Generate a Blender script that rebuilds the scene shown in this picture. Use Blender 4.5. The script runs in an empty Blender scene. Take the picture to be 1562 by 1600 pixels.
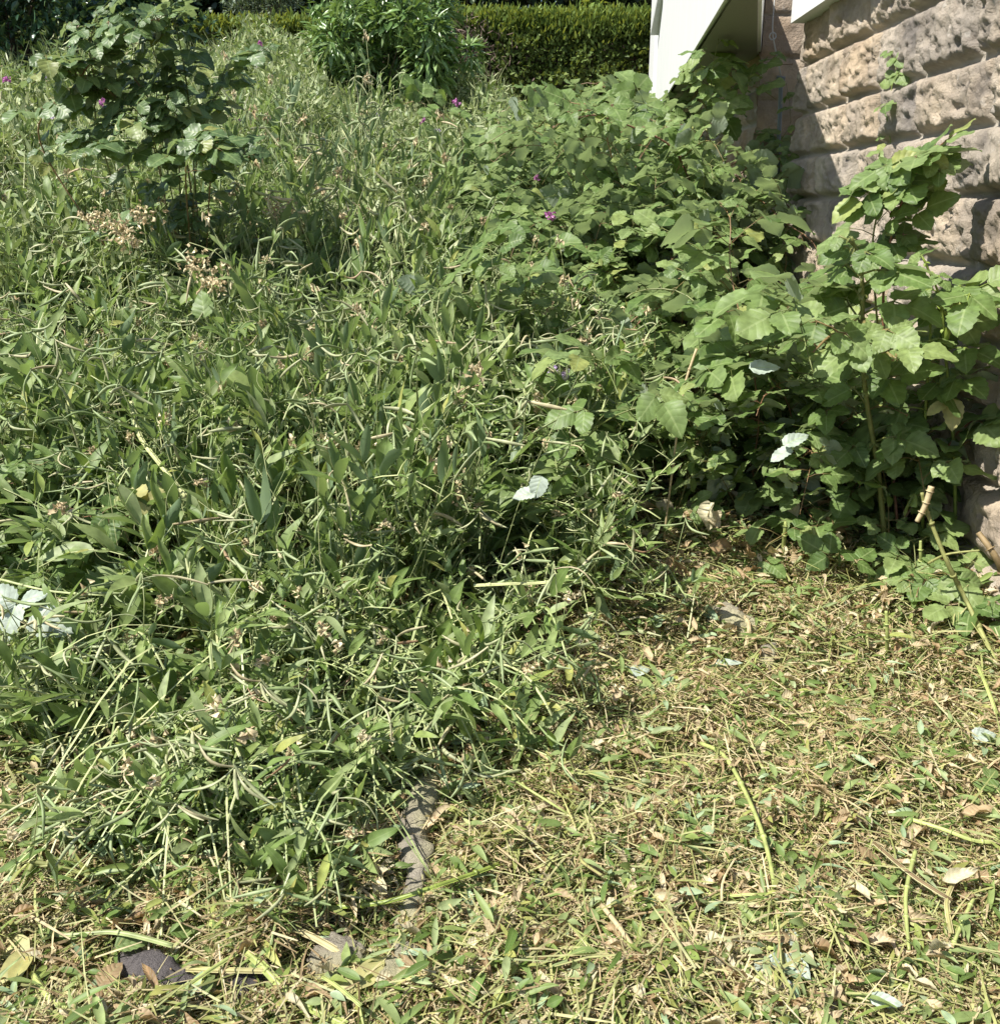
import bpy, math, random
import numpy as np
from mathutils import Vector
rng = np.random.default_rng(7)
random.seed(7)
S = bpy.context.scene
COL = S.collection
# ------------------------------------------------------------------ camera / light
F = 1533.0                                   # focal length in photograph pixels (1562 wide)
PITCH = math.radians(17.55)
CAMZ = 1.55
cam_d = bpy.data.cameras.new('camera'); cam = bpy.data.objects.new('camera', cam_d); COL.objects.link(cam)
cam.location = (0, 0, CAMZ); cam.rotation_euler = (math.pi/2 - PITCH, 0, 0)
cam_d.sensor_fit = 'HORIZONTAL'; cam_d.sensor_width = 36; cam_d.lens = 36*F/1562
cam_d.clip_start = 0.05; cam_d.clip_end = 500
S.camera = cam
SUN = Vector((-0.55, -0.30, 0.86)).normalized()
sun_el = math.asin(SUN.z); sun_az = math.atan2(SUN.x, SUN.y)      # azimuth clockwise from +Y
w = bpy.data.worlds.new('World'); S.world = w; w.use_nodes = True
nt = w.node_tree; bg = nt.nodes['Background']; sk = nt.nodes.new('ShaderNodeTexSky')
sk.sky_type = 'NISHITA'; sk.sun_disc = False; sk.sun_elevation = sun_el; sk.sun_rotation = sun_az
nt.links.new(sk.outputs[0], bg.inputs[0]); bg.inputs[1].default_value = 0.085
sd = bpy.data.lights.new('sun', 'SUN'); so = bpy.data.objects.new('sun', sd); COL.objects.link(so)
sd.energy = 5.0; sd.angle = math.radians(0.5); sd.color = (1.0, 0.955, 0.88)
so.rotation_euler = SUN.to_track_quat('Z', 'Y').to_euler()
S.view_settings.view_transform = 'Standard'; S.view_settings.look = 'None'
S.view_settings.exposure = 0.87; S.view_settings.gamma = 1; S.view_settings.use_curve_mapping = False
S.cycles.max_bounces = 6; S.cycles.diffuse_bounces = 3; S.cycles.glossy_bounces = 2
S.cycles.transmission_bounces = 4; S.cycles.transparent_max_bounces = 4
# ------------------------------------------------------------------ noise and terrain
def _h(i, j, k, s):
    n = (i*374761393 + j*668265263 + k*2147483647 + s*974634777) & 0xffffffff
    n = ((n ^ (n >> 13))*1274126177) & 0xffffffff
    return ((n ^ (n >> 16)) & 0xffff)/65535.0
def vnoise(x, y, z=0.0, seed=0):
    x = np.asarray(x, float); y = np.asarray(y, float)*np.ones_like(x); z = np.asarray(z, float)*np.ones_like(x)
    xi = np.floor(x).astype(np.int64); yi = np.floor(y).astype(np.int64); zi = np.floor(z).astype(np.int64)
    fx = x-xi; fy = y-yi; fz = z-zi
    fx = fx*fx*(3-2*fx); fy = fy*fy*(3-2*fy); fz = fz*fz*(3-2*fz)
    r = 0
    for a in (0, 1):
        for b in (0, 1):
            for c in (0, 1):
                r = r + _h(xi+a, yi+b, zi+c, seed)*(fx if a else 1-fx)*(fy if b else 1-fy)*(fz if c else 1-fz)
    return r
def fbm(x, y, z=0.0, oct=4, seed=0):
    r = 0; a = 1; t = 0
    for o in range(oct):
        r = r + a*vnoise(np.asarray(x)*2**o, np.asarray(y)*2**o, np.asarray(z)*2**o, seed+o); t += a; a *= .5
    return r/t
def G(x, y):
    x = np.asarray(x, float); y = np.asarray(y, float)
    t = np.clip(y-3.0, 0, 10.8); g = .2*t
    g = g - .1*np.exp(-((y-3.0)/.6)**2)*0
    g = g + .055*np.clip(y-4.5, 0, 9)*np.clip(-x/2.5, 0, 1)
    g = g + .035*(fbm(x*1.7+9, y*1.7+5, 0, 3, 3)-.5)*np.clip(8/np.maximum(y, 1), 0, 1)
    return g
cp, sp_ = math.cos(PITCH), math.sin(PITCH)
def ray(px, py):
    a = (px-781)/F; b = -(py-800)/F
    return np.array([a, b*sp_+cp, b*cp-sp_])
def at(px, py, y):                            # the point of the place at distance y seen at that pixel of the photograph
    d = ray(px, py); t = y/d[1]; return np.array([d[0]*t, y, CAMZ+d[2]*t])
def gnd(px, py, h=0.0):
    d = ray(px, py); lo, hi = .5, 16.
    for t in np.linspace(.8, 30, 400):
        p = d*t
        if p[2]+CAMZ < G(p[0], p[1])+h: hi = t; break
        lo = t
    for _ in range(18):
        m = (lo+hi)/2; p = d*m
        if p[2]+CAMZ < G(p[0], p[1])+h: hi = m
        else: lo = m
    p = d*hi; return np.array([p[0], p[1], p[2]+CAMZ])
def proj(x, y, z):
    dz = z-CAMZ; fw = y*cp-dz*sp_; up = y*sp_+dz*cp
    return 781+F*x/fw, 800-F*up/fw
def wall_x(y): return 1.80+.025*y
# ------------------------------------------------------------------ mesh builder
def nrm(a):
    a = np.asarray(a, float); return a/np.maximum(np.linalg.norm(a, axis=-1, keepdims=True), 1e-9)
class MB:
    def __init__(s): s.V = []; s.Q = []; s.T = []; s.L = []; s.mq = []; s.mt = []; s.n = 0
    def add(s, v, q=None, t=None, lc=None, mat=0):
        v = np.asarray(v, float).reshape(-1, 3); k = len(v)
        if q is not None and len(q): q = np.asarray(q).reshape(-1, 4)+s.n; s.Q.append(q); s.mq.append(np.full(len(q), mat))
        if t is not None and len(t): t = np.asarray(t).reshape(-1, 3)+s.n; s.T.append(t); s.mt.append(np.full(len(t), mat))
        if lc is None: lc = np.zeros((k, 3))
        s.V.append(v); s.L.append(np.broadcast_to(np.asarray(lc, float), (k, 3))); s.n += k
    def inst(s, tpl, pos, d, n, L, W, rnd, mat=0, T=None):
        """place copies of a leaf template: pos (N,3), axis d, normal n, length L, width W"""
        tv, tq, tuv = tpl; pos = np.asarray(pos, float).reshape(-1, 3); N = len(pos)
        if N == 0: return
        d = nrm(np.broadcast_to(d, (N, 3))); n = np.broadcast_to(n, (N, 3))
        x = nrm(np.cross(d, n)); z = np.cross(x, d)
        L = np.broadcast_to(L, N)[:, None, None]; W = np.broadcast_to(W, N)[:, None, None]
        v = pos[:, None, :]+x[:, None, :]*tv[None, :, 0:1]*W+d[:, None, :]*tv[None, :, 1:2]*L+z[:, None, :]*(tv[None, :, 2:3]*W+tv[None, :, 3:4]*L)
        k = len(tv); off = (np.arange(N)*k)[:, None, None]
        lc = np.empty((N, k, 3)); lc[:, :, :2] = tuv[None]; lc[:, :, 2] = np.broadcast_to(rnd, N)[:, None]
        s.add(v.reshape(-1, 3), (tq[None]+off).reshape(-1, 4), None, lc.reshape(-1, 3), mat)
    def tube(s, P, r, sides=5, rnd=.5, mat=0, flat=1.0):
        P = np.asarray(P, float); m = len(P); r = np.broadcast_to(r, m)
        t = nrm(np.gradient(P, axis=0)); ref = np.array([0.13, .21, 1.]) if abs(t[0][2]) < .95 else np.array([1., .1, 0])
        a = nrm(np.cross(t, ref)); b = np.cross(t, a)
        an = np.linspace(0, 2*math.pi, sides, endpoint=False)
        v = P[:, None]+r[:, None, None]*(a[:, None]*np.cos(an)[None, :, None]+b[:, None]*np.sin(an)[None, :, None]*flat)
        i = np.arange(m-1)[:, None]*sides; j = np.arange(sides)[None]; j2 = (j+1) % sides
        q = np.stack([i+j, i+j2, i+sides+j2, i+sides+j], -1).reshape(-1, 4)
        lc = np.empty((m, sides, 3)); lc[..., 0] = np.cos(an)[None]; lc[..., 1] = np.linspace(0, 1, m)[:, None]; lc[..., 2] = rnd
        tt = []
        for k in range(1, sides-1): tt += [[0, k+1, k], [(m-1)*sides, (m-1)*sides+k, (m-1)*sides+k+1]]
        s.add(v.reshape(-1, 3), q, tt, lc.reshape(-1, 3), mat)
    def ribbon(s, P, wd, n=(0, 0, 1), rnd=.5, mat=0, keel=.25):
        P = np.asarray(P, float); m = len(P); wd = np.broadcast_to(wd, m)[:, None]
        t = nrm(np.gradient(P, axis=0)); n = np.broadcast_to(n, (m, 3)); x = nrm(np.cross(t, n)); z = np.cross(x, t)
        v = np.stack([P-x*wd, P+z*wd*keel, P+x*wd], 1)
        i = np.arange(m-1)*3
        q = np.concatenate([np.stack([i, i+1, i+4, i+3], -1), np.stack([i+1, i+2, i+5, i+4], -1)])
        lc = np.zeros((m, 3, 3)); lc[:, :, 0] = [-1, 0, 1]; lc[:, :, 1] = np.linspace(0, 1, m)[:, None]; lc[..., 2] = rnd
        s.add(v.reshape(-1, 3), q, None, lc.reshape(-1, 3), mat)
    def box(s, c, h, M=None, rnd=.5, mat=0):
        v = np.array([[a, b, d] for a in (-1, 1) for b in (-1, 1) for d in (-1, 1)], float)*np.asarray(h)
        if M is not None: v = v@np.asarray(M).T
        s.add(v+np.asarray(c), [[0, 1, 3, 2], [4, 6, 7, 5], [0, 4, 5, 1], [2, 3, 7, 6], [0, 2, 6, 4], [1, 5, 7, 3]], None, (0, 0, rnd), mat)
    def mesh(s, name, mats, smooth=True):
        me = bpy.data.meshes.new(name)
        V = np.concatenate(s.V); me.vertices.add(len(V)); me.vertices.foreach_set('co', V.ravel().astype(np.float32))
        Q = np.concatenate(s.Q) if s.Q else np.zeros((0, 4), int); T = np.concatenate(s.T) if s.T else np.zeros((0, 3), int)
        me.loops.add(len(Q)*4+len(T)*3); me.polygons.add(len(Q)+len(T))
        me.loops.foreach_set('vertex_index', np.concatenate([Q.ravel(), T.ravel()]).astype(np.int32))
        me.polygons.foreach_set('loop_start', np.concatenate([np.arange(len(Q))*4, len(Q)*4+np.arange(len(T))*3]).astype(np.int32))
        mi = np.concatenate(s.mq+s.mt) if (s.mq or s.mt) else np.zeros(0)
        me.polygons.foreach_set('material_index', mi.astype(np.int32))
        me.polygons.foreach_set('use_smooth', np.full(len(Q)+len(T), smooth))
        a = me.attributes.new('lc', 'FLOAT_VECTOR', 'POINT'); a.data.foreach_set('vector', np.concatenate(s.L).ravel().astype(np.float32))
        for m in (mats if isinstance(mats, (list, tuple)) else [mats]): me.materials.append(m)
        me.update(calc_edges=True); me.validate()
        return me
    def build(s, name, mats, parent=None, smooth=True):
        if not s.n: return None
        o = bpy.data.objects.new(name, s.mesh(name, mats, smooth)); COL.objects.link(o)
        if parent is not None: o.parent = parent
        return o
def tag(o, label=None, cat=None, group=None, kind=None):
    if label: o['label'] = label
    if cat: o['category'] = cat
    if group: o['group'] = group
    if kind: o['kind'] = kind
    return o
def thing(name, label, cat, loc=(0, 0, 0), group=None, rz=0):
    o = bpy.data.objects.new(name, None); COL.objects.link(o); o.location = loc; o.rotation_euler = (0, 0, rz)
    o.empty_display_size = .1
    return tag(o, label, cat, group)
def copy_tree(o, parent=None):
    c = o.copy(); COL.objects.link(c)
    if parent is not None: c.parent = parent
    for ch in list(o.children): copy_tree(ch, c)
    return c
# ------------------------------------------------------------------ materials
def newmat(name):
    m = bpy.data.materials.new(name); m.use_nodes = True; n = m.node_tree; n.nodes.clear()
    return m, n, n.nodes.new('ShaderNodeOutputMaterial')
def N(n, t, **k):
    nd = n.nodes.new(t)
    for a, b in k.items(): setattr(nd, a, b)
    return nd
def ramp(n, stops, interp='LINEAR'):
    r = N(n, 'ShaderNodeValToRGB'); r.color_ramp.interpolation = interp; e = r.color_ramp.elements
    e[0].position = stops[0][0]; e[0].color = (*stops[0][1], 1); e[1].position = stops[-1][0]; e[1].color = (*stops[-1][1], 1)
    for p, c in stops[1:-1]: x = e.new(p); x.color = (*c, 1)
    return r
def mth(n, op, a, b=None, c=None):
    m = N(n, 'ShaderNodeMath', operation=op)
    for i, v in enumerate((a, b, c)):
        if v is None: continue
        if isinstance(v, (int, float)): m.inputs[i].default_value = v
        else: n.links.new(v, m.inputs[i])
    return m.outputs[0]
def mixc(n, f, a, b, mode='MIX'):
    m = N(n, 'ShaderNodeMix', data_type='RGBA', blend_type=mode)
    for s, v in ((m.inputs[0], f), (m.inputs[6], a), (m.inputs[7], b)):
        if isinstance(v, (int, float)): s.default_value = v
        elif isinstance(v, tuple): s.default_value = (*v, 1)
        else: n.links.new(v, s)
    return m.outputs[2]
def leafmat(name, stops, under=None, rough=.45, trans=.3, tcol=None, veins=0, spots=None, spec=.5, midrib=.5, vfreq=16.):
    m, n, out = newmat(name); L = n.links
    at_ = N(n, 'ShaderNodeAttribute', attribute_name='lc'); sep = N(n, 'ShaderNodeSeparateXYZ'); L.new(at_.outputs['Vector'], sep.inputs[0])
    u, v, r = sep.outputs
    oi = N(n, 'ShaderNodeObjectInfo')
    rr = mth(n, 'FRACT', mth(n, 'ADD', r, mth(n, 'MULTIPLY', oi.outputs['Random'], .999)))
    rp = ramp(n, stops); L.new(rr, rp.inputs[0]); col = rp.outputs[0]
    tc = N(n, 'ShaderNodeTexCoord'); nz = N(n, 'ShaderNodeTexNoise'); nz.inputs['Scale'].default_value = 38; nz.inputs['Detail'].default_value = 3
    L.new(tc.outputs['Object'], nz.inputs['Vector'])
    k = N(n, 'ShaderNodeMapRange'); L.new(nz.outputs[0], k.inputs[0]); k.inputs[1].default_value = .3; k.inputs[2].default_value = .7; k.inputs[3].default_value = .72; k.inputs[4].default_value = 1.25
    hs = N(n, 'ShaderNodeHueSaturation'); L.new(col, hs.inputs['Color']); L.new(k.outputs[0], hs.inputs['Value']); col = hs.outputs[0]
    au = mth(n, 'ABSOLUTE', u)
    if midrib:
        mr = mth(n, 'MULTIPLY', mth(n, 'LESS_THAN', au, .07), midrib); col = mixc(n, mr, col, (.32, .40, .17))
    bump = None
    if veins:
        ph = mth(n, 'ADD', mth(n, 'MULTIPLY', v, vfreq), mth(n, 'MULTIPLY', au, -4.5))
        sn = mth(n, 'ABSOLUTE', mth(n, 'SINE', ph)); vn = mth(n, 'MULTIPLY', mth(n, 'LESS_THAN', sn, .16), veins)
        col = mixc(n, vn, col, (.26, .36, .13)); bp = N(n, 'ShaderNodeBump'); bp.inputs['Strength'].default_value = .35; bp.inputs['Distance'].default_value = .003
        L.new(sn, bp.inputs['Height']); bump = bp.outputs[0]
    if spots:
        n2 = N(n, 'ShaderNodeTexNoise'); n2.inputs['Scale'].default_value = 22; n2.inputs['Detail'].default_value = 4; L.new(tc.outputs['Object'], n2.inputs['Vector'])
        sf = mth(n, 'MULTIPLY', mth(n, 'GREATER_THAN', n2.outputs[0], .66), .8); col = mixc(n, sf, col, spots)
    if under:
        ge = N(n, 'ShaderNodeNewGeometry'); col = mixc(n, mth(n, 'MULTIPLY', ge.outputs['Backfacing'], .8), col, under)
    pb = N(n, 'ShaderNodeBsdfPrincipled'); L.new(col, pb.inputs['Base Color']); pb.inputs['Roughness'].default_value = rough
    pb.inputs['Specular IOR Level'].default_value = spec
    if bump: L.new(bump, pb.inputs['Normal'])
    if trans > 0:
        tr = N(n, 'ShaderNodeBsdfTranslucent')
        tcl = mixc(n, .55, col, tcol or (.30, .42, .05)); L.new(tcl, tr.inputs[0])
        mx = N(n, 'ShaderNodeMixShader'); mx.inputs[0].default_value = trans; L.new(pb.outputs[0], mx.inputs[1]); L.new(tr.outputs[0], mx.inputs[2])
        L.new(mx.outputs[0], out.inputs[0])
    else: L.new(pb.outputs[0], out.inputs[0])
    return m
M = {}
M['pea'] = leafmat('sweet_pea_leaf', [(0, (0.119, 0.196, 0.046)), (0.3, (0.185, 0.267, 0.078)), (0.6, (0.251, 0.321, 0.12)), (0.8, (0.317, 0.381, 0.184)), (0.93, (0.251, 0.332, 0.083)), (1, (0.436, 0.428, 0.129))], under=(.15, .22, .13), rough=.5, trans=.4, midrib=.35, spec=.4)
M['peafar'] = leafmat('meadow_leaf', [(0, (0.131, 0.19, 0.063)), (0.35, (0.209, 0.286, 0.106)), (0.7, (0.314, 0.369, 0.179)), (1, (0.419, 0.452, 0.232))], rough=.5, trans=.3, midrib=0)
M['peastem'] = leafmat('sweet_pea_stem', [(0, (0.242, 0.304, 0.116)), (0.5, (0.38, 0.425, 0.194)), (1, (0.518, 0.532, 0.259))], rough=.45, trans=.12, midrib=.5)
M['pod'] = leafmat('seed_pod', [(0, (0.2, 0.27, 0.1)), (0.45, (0.29, 0.35, 0.17)), (0.85, (0.4, 0.4, 0.23)), (0.97, (0.48, 0.4, 0.24)), (1, (0.3, 0.18, 0.1))], rough=.5, trans=.12, tcol=(.5, .5, .15), midrib=0)
M['dryflower'] = leafmat('withered_flower', [(0, (0.421, 0.316, 0.18)), (0.5, (0.608, 0.503, 0.304)), (1, (0.725, 0.655, 0.428))], rough=.8, trans=.2, tcol=(.6, .5, .3), midrib=0)
M['pink'] = leafmat('pink_petal', [(0, (0.432, 0.144, 0.36)), (1, (0.558, 0.288, 0.495))], rough=.6, trans=.3, tcol=(.8, .2, .6), midrib=0)
M['lilac'] = leafmat('lilac_petal', [(0, (0.425, 0.306, 0.561)), (1, (0.68, 0.648, 0.697))], rough=.6, trans=.3, tcol=(.8, .6, .8), midrib=0)
M['bram'] = leafmat('bramble_leaf', [(0, (0.087, 0.148, 0.04)), (0.35, (0.139, 0.212, 0.06)), (0.7, (0.184, 0.257, 0.09)), (0.93, (0.226, 0.297, 0.1)), (1, (0.308, 0.337, 0.1))], under=(.36, .42, .33), rough=.5, trans=.36, veins=.2, spec=.4)
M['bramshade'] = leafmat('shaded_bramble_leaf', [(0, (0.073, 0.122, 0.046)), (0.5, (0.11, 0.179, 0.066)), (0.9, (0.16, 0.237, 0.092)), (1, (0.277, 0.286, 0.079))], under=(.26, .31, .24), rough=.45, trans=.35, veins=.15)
M['bramdark'] = leafmat('dark_leaf', [(0, (.018, .045, .018)), (.6, (.035, .075, .03)), (1, (.06, .11, .04))], rough=.3, trans=.15, veins=.2)
M['cane'] = leafmat('bramble_cane', [(0, (.10, .14, .035)), (.5, (.16, .17, .05)), (1, (.22, .10, .06))], rough=.5, trans=0, midrib=0)
M['redcane'] = leafmat('red_brown_cane', [(0, (.16, .07, .045)), (1, (.24, .12, .08))], rough=.5, trans=0, midrib=0)
M['greencane'] = leafmat('green_cane', [(0, (.16, .22, .04)), (1, (.25, .31, .06))], rough=.45, trans=0, midrib=0)
M['limecane'] = leafmat('lime_cane', [(0, (0.288, 0.336, 0.099)), (1, (0.336, 0.376, 0.132))], rough=.5, trans=0, midrib=0)
M['white'] = leafmat('upturned_leaf_underside', [(0, (0.322, 0.382, 0.314)), (1, (0.375, 0.432, 0.364))], rough=.6, trans=.2, tcol=(.5, .6, .35), veins=.15)
M['paleb'] = leafmat('blue_green_leaf', [(0, (0.202, 0.289, 0.159)), (1, (0.313, 0.397, 0.232))], rough=.5, trans=.2, midrib=.6, spots=(.16, .24, .15))
M['yellow'] = leafmat('yellowing_leaf', [(0, (0.336, 0.32, 0.104)), (1, (0.44, 0.416, 0.176))], rough=.55, trans=.3, tcol=(.7, .6, .1), midrib=.3, spots=(.40, .28, .08))
M['straw'] = leafmat('dry_straw', [(0, (0.184, 0.128, 0.06)), (0.2, (0.332, 0.247, 0.127)), (0.42, (0.499, 0.396, 0.223)), (0.58, (0.554, 0.466, 0.278)), (0.72, (0.389, 0.37, 0.143)), (0.86, (0.267, 0.299, 0.095)), (1, (0.609, 0.52, 0.341))], rough=.65, trans=.25, tcol=(.6, .45, .15), midrib=0)
M['wilt'] = leafmat('wilting_stem', [(0, (0.213, 0.241, 0.076)), (0.5, (0.328, 0.337, 0.13)), (1, (0.394, 0.369, 0.184))], rough=.5, trans=.2, tcol=(.5, .5, .12), midrib=0)
M['dryleaf'] = leafmat('dry_leaf', [(0, (0.241, 0.152, 0.072)), (0.35, (0.385, 0.278, 0.153)), (0.7, (0.499, 0.405, 0.251)), (1, (0.531, 0.491, 0.323))], rough=.6, trans=.25, tcol=(.65, .42, .15), midrib=.25, spots=(.33, .2, .1), veins=.2, vfreq=22)
M['grass'] = leafmat('grass_blade', [(0, (.10, .16, .03)), (.5, (.19, .25, .06)), (1, (.36, .36, .11))], rough=.5, trans=.3, midrib=0)
M['hedge'] = leafmat('thuja_spray', [(0, (0.051, 0.083, 0.021)), (0.4, (0.092, 0.137, 0.033)), (0.8, (0.138, 0.186, 0.047)), (1, (0.202, 0.234, 0.058))], rough=.6, trans=.2, tcol=(.35, .40, .04), midrib=0, spec=.3)
M['hedgetop'] = leafmat('yellow_thuja_spray', [(0, (0.107, 0.168, 0.032)), (0.6, (0.158, 0.232, 0.045)), (1, (0.214, 0.288, 0.072))], rough=.6, trans=.3, tcol=(.5, .5, .05), midrib=0, spec=.3)  # lighter, yellower sprays than the hedge body
M['dead'] = leafmat('dead_twig', [(0, (.10, .065, .05)), (1, (.20, .14, .115))], rough=.8, trans=0, midrib=0)
M['laurel'] = leafmat('laurel_leaf', [(0, (0.024, 0.06, 0.033)), (0.7, (0.048, 0.102, 0.052)), (1, (0.108, 0.18, 0.065))], rough=.28, trans=.12, midrib=.1)
M['shrub'] = leafmat('shrub_leaf', [(0, (0.094, 0.176, 0.049)), (0.6, (0.166, 0.273, 0.088)), (1, (0.26, 0.351, 0.156))], rough=.32, trans=.2, midrib=.2)
M['greyshrub'] = leafmat('grey_green_leaf', [(0, (0.11, 0.154, 0.099)), (1, (0.22, 0.275, 0.187))], rough=.5, trans=.2, midrib=0)
M['bark'] = leafmat('bark', [(0, (.10, .075, .05)), (1, (.16, .12, .08))], rough=.9, trans=0, midrib=0)
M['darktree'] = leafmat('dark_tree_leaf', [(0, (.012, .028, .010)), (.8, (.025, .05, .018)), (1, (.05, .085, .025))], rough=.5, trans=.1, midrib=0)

def soilmat():
    m, n, out = newmat('soil'); L = n.links; tc = N(n, 'ShaderNodeTexCoord')
    a = N(n, 'ShaderNodeTexNoise'); a.inputs['Scale'].default_value = 9; a.inputs['Detail'].default_value = 8; a.inputs['Roughness'].default_value = .7; L.new(tc.outputs['Object'], a.inputs[0])
    r = ramp(n, [(.3, (.07, .05, .03)), (.5, (.15, .115, .06)), (.62, (.22, .19, .09)), (.75, (.16, .19, .06))]); L.new(a.outputs[0], r.inputs[0])
    b = N(n, 'ShaderNodeTexNoise'); b.inputs['Scale'].default_value = 90; b.inputs['Detail'].default_value = 6; L.new(tc.outputs['Object'], b.inputs[0])
    bp = N(n, 'ShaderNodeBump'); bp.inputs['Strength'].default_value = .8; bp.inputs['Distance'].default_value = .02; L.new(b.outputs[0], bp.inputs['Height'])
    p = N(n, 'ShaderNodeBsdfPrincipled'); p.inputs['Roughness'].default_value = .95; L.new(r.outputs[0], p.inputs['Base Color']); L.new(bp.outputs[0], p.inputs['Normal']); L.new(p.outputs[0], out.inputs[0]); return m
def stonemat(name, moss=False, dress=False, dark=False):
    # lc = (block random, joint mask, dark crust)
    m, n, out = newmat(name); L = n.links; tc = N(n, 'ShaderNodeTexCoord')
    at_ = N(n, 'ShaderNodeAttribute', attribute_name='lc'); sep = N(n, 'ShaderNodeSeparateXYZ'); L.new(at_.outputs['Vector'], sep.inputs[0])
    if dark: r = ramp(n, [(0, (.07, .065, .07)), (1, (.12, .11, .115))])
    elif moss: r = ramp(n, [(0, (.30, .28, .24)), (1, (.36, .33, .27))])
    elif dress: r = ramp(n, [(0, (.34, .26, .185)), (.5, (.45, .34, .24)), (1, (.52, .43, .33))])
    else: r = ramp(n, [(0, (.46, .375, .275)), (.3, (.53, .45, .345)), (.6, (.49, .425, .34)), (.85, (.42, .375, .315)), (1, (.55, .48, .375))])
    L.new(sep.outputs[0], r.inputs[0])
    a = N(n, 'ShaderNodeTexNoise'); a.inputs['Scale'].default_value = 5; a.inputs['Detail'].default_value = 9; a.inputs['Roughness'].default_value = .68; L.new(tc.outputs['Object'], a.inputs[0])
    v = ramp(n, [(.28, (.62, .58, .56)), (.48, (.98, .95, .92)), (.66, (1.3, 1.26, 1.2))]); L.new(a.outputs[0], v.inputs[0])
    col = mixc(n, 1.0, r.outputs[0], v.outputs[0], 'MULTIPLY')
    c = N(n, 'ShaderNodeTexNoise'); c.inputs['Scale'].default_value = 2.6; c.inputs['Detail'].default_value = 5; L.new(tc.outputs['Object'], c.inputs[0])
    t = ramp(n, [(.45, (0, 0, 0)), (.6, (1, 1, 1))]); L.new(c.outputs[0], t.inputs[0])
    col = mixc(n, mth(n, 'MULTIPLY', t.outputs[0], .1 if dark else .45), col, (.34, .305, .265) if not moss else (.52, .50, .22))
    col = mixc(n, sep.outputs[2], col, (.13, .12, .115))
    e = N(n, 'ShaderNodeTexNoise'); e.inputs['Scale'].default_value = 14; e.inputs['Detail'].default_value = 4; L.new(tc.outputs['Object'], e.inputs[0])
    w_ = ramp(n, [(.64, (0, 0, 0)), (.7, (1, 1, 1))]); L.new(e.outputs[0], w_.inputs[0])
    col = mixc(n, mth(n, 'MULTIPLY', w_.outputs[0], .08 if dark else .35), col, (.66, .62, .56))
    if not moss: col = mixc(n, mth(n, 'MULTIPLY', sep.outputs[1], .75), col, (.45, .41, .34))
    f = N(n, 'ShaderNodeTexNoise'); f.inputs['Scale'].default_value = 60; f.inputs['Detail'].default_value = 8; f.inputs['Roughness'].default_value = .7; L.new(tc.outputs['Object'], f.inputs[0])
    bp = N(n, 'ShaderNodeBump'); bp.inputs['Strength'].default_value = 1.0; bp.inputs['Distance'].default_value = .022; L.new(f.outputs[0], bp.inputs['Height'])
    p = N(n, 'ShaderNodeBsdfPrincipled'); p.inputs['Roughness'].default_value = .92; p.inputs['Specular IOR Level'].default_value = .2
    L.new(col, p.inputs['Base Color']); L.new(bp.outputs[0], p.inputs['Normal']); L.new(p.outputs[0], out.inputs[0]); return m
def paintmat(name, c, grain=True):
    m, n, out = newmat(name); L = n.links; tc = N(n, 'ShaderNodeTexCoord'); mp = N(n, 'ShaderNodeMapping'); mp.inputs['Scale'].default_value = (30, 30, 1.5); L.new(tc.outputs['Object'], mp.inputs[0])
    a = N(n, 'ShaderNodeTexNoise'); a.inputs['Scale'].default_value = 1.6; a.inputs['Detail'].default_value = 6; L.new(mp.outputs[0], a.inputs[0])
    r = ramp(n, [(.3, tuple(x*.86 for x in c)), (.7, c)]); L.new(a.outputs[0], r.inputs[0])
    bp = N(n, 'ShaderNodeBump'); bp.inputs['Strength'].default_value = .3; bp.inputs['Distance'].default_value = .004; L.new(a.outputs[0], bp.inputs['Height'])
    p = N(n, 'ShaderNodeBsdfPrincipled'); p.inputs['Roughness'].default_value = .55; L.new(r.outputs[0], p.inputs['Base Color']); L.new(bp.outputs[0], p.inputs['Normal']); L.new(p.outputs[0], out.inputs[0]); return m
M['soil'] = soilmat(); M['stone'] = stonemat('rough_sandstone'); M['dressed'] = stonemat('dressed_sandstone', dress=True); M['mossy'] = stonemat('lichened_stone', moss=True)
M['darkstone'] = stonemat('dark_slate', dark=True); M['paint'] = paintmat('white_paint', (.70, .71, .69)); M['soffit'] = paintmat('shade_toned_soffit', (.20, .19, .165)); M['greypaint'] = paintmat('grey_paint', (.55, .56, .55))  # soffit tone carries the shade under the bay
M['pipe'] = paintmat('grey_pipe', (.20, .23, .25)); M['wire'] = paintmat('bright_wire', (.55, .55, .53))
# ------------------------------------------------------------------ leaf templates (axis +Y, normal +Z)
def leaf_tpl(rows, prof, across=(-1, -.5, 0, .5, 1), fold=.25, curl=.2, wave=0., serr=0., pleat=0., twist=0.):
    v = []; uv = []; na = len(across); w = 1.
    for i in range(rows+1):
        t = i/rows; w = prof(t)*.5
        for u in across:
            e = 1.0
            if serr and abs(u) > .9: e = 1+serr*(1 if i % 2 else -1)
            x = u*w*e
            z = abs(u)*w*fold+wave*4*math.sin(t*9+u*2)*abs(u)+pleat*math.sin(t*rows*math.pi)*abs(u)
            a = twist*(t-.3); v.append((x*math.cos(a)-z*math.sin(a), t-(abs(u)*.04), z*math.cos(a)+x*math.sin(a), -curl*t*t)); uv.append((u, t))
    q = [[i*na+j, i*na+j+1, (i+1)*na+j+1, (i+1)*na+j] for i in range(rows) for j in range(na-1)]
    return np.array(v), np.array(q), np.array(uv)
def lanc(t): return max(.02, math.sin(math.pi*min(1, t**.8))**.8)
def ovate(t): return max(.03, (math.sin(math.pi*t**.66)**.55)*(1 if t < .8 else 1-.35*((t-.8)/.2)**2)) if 0 < t < 1 else .04
def blade(t): return max(.05, (1-t)**.6)
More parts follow.
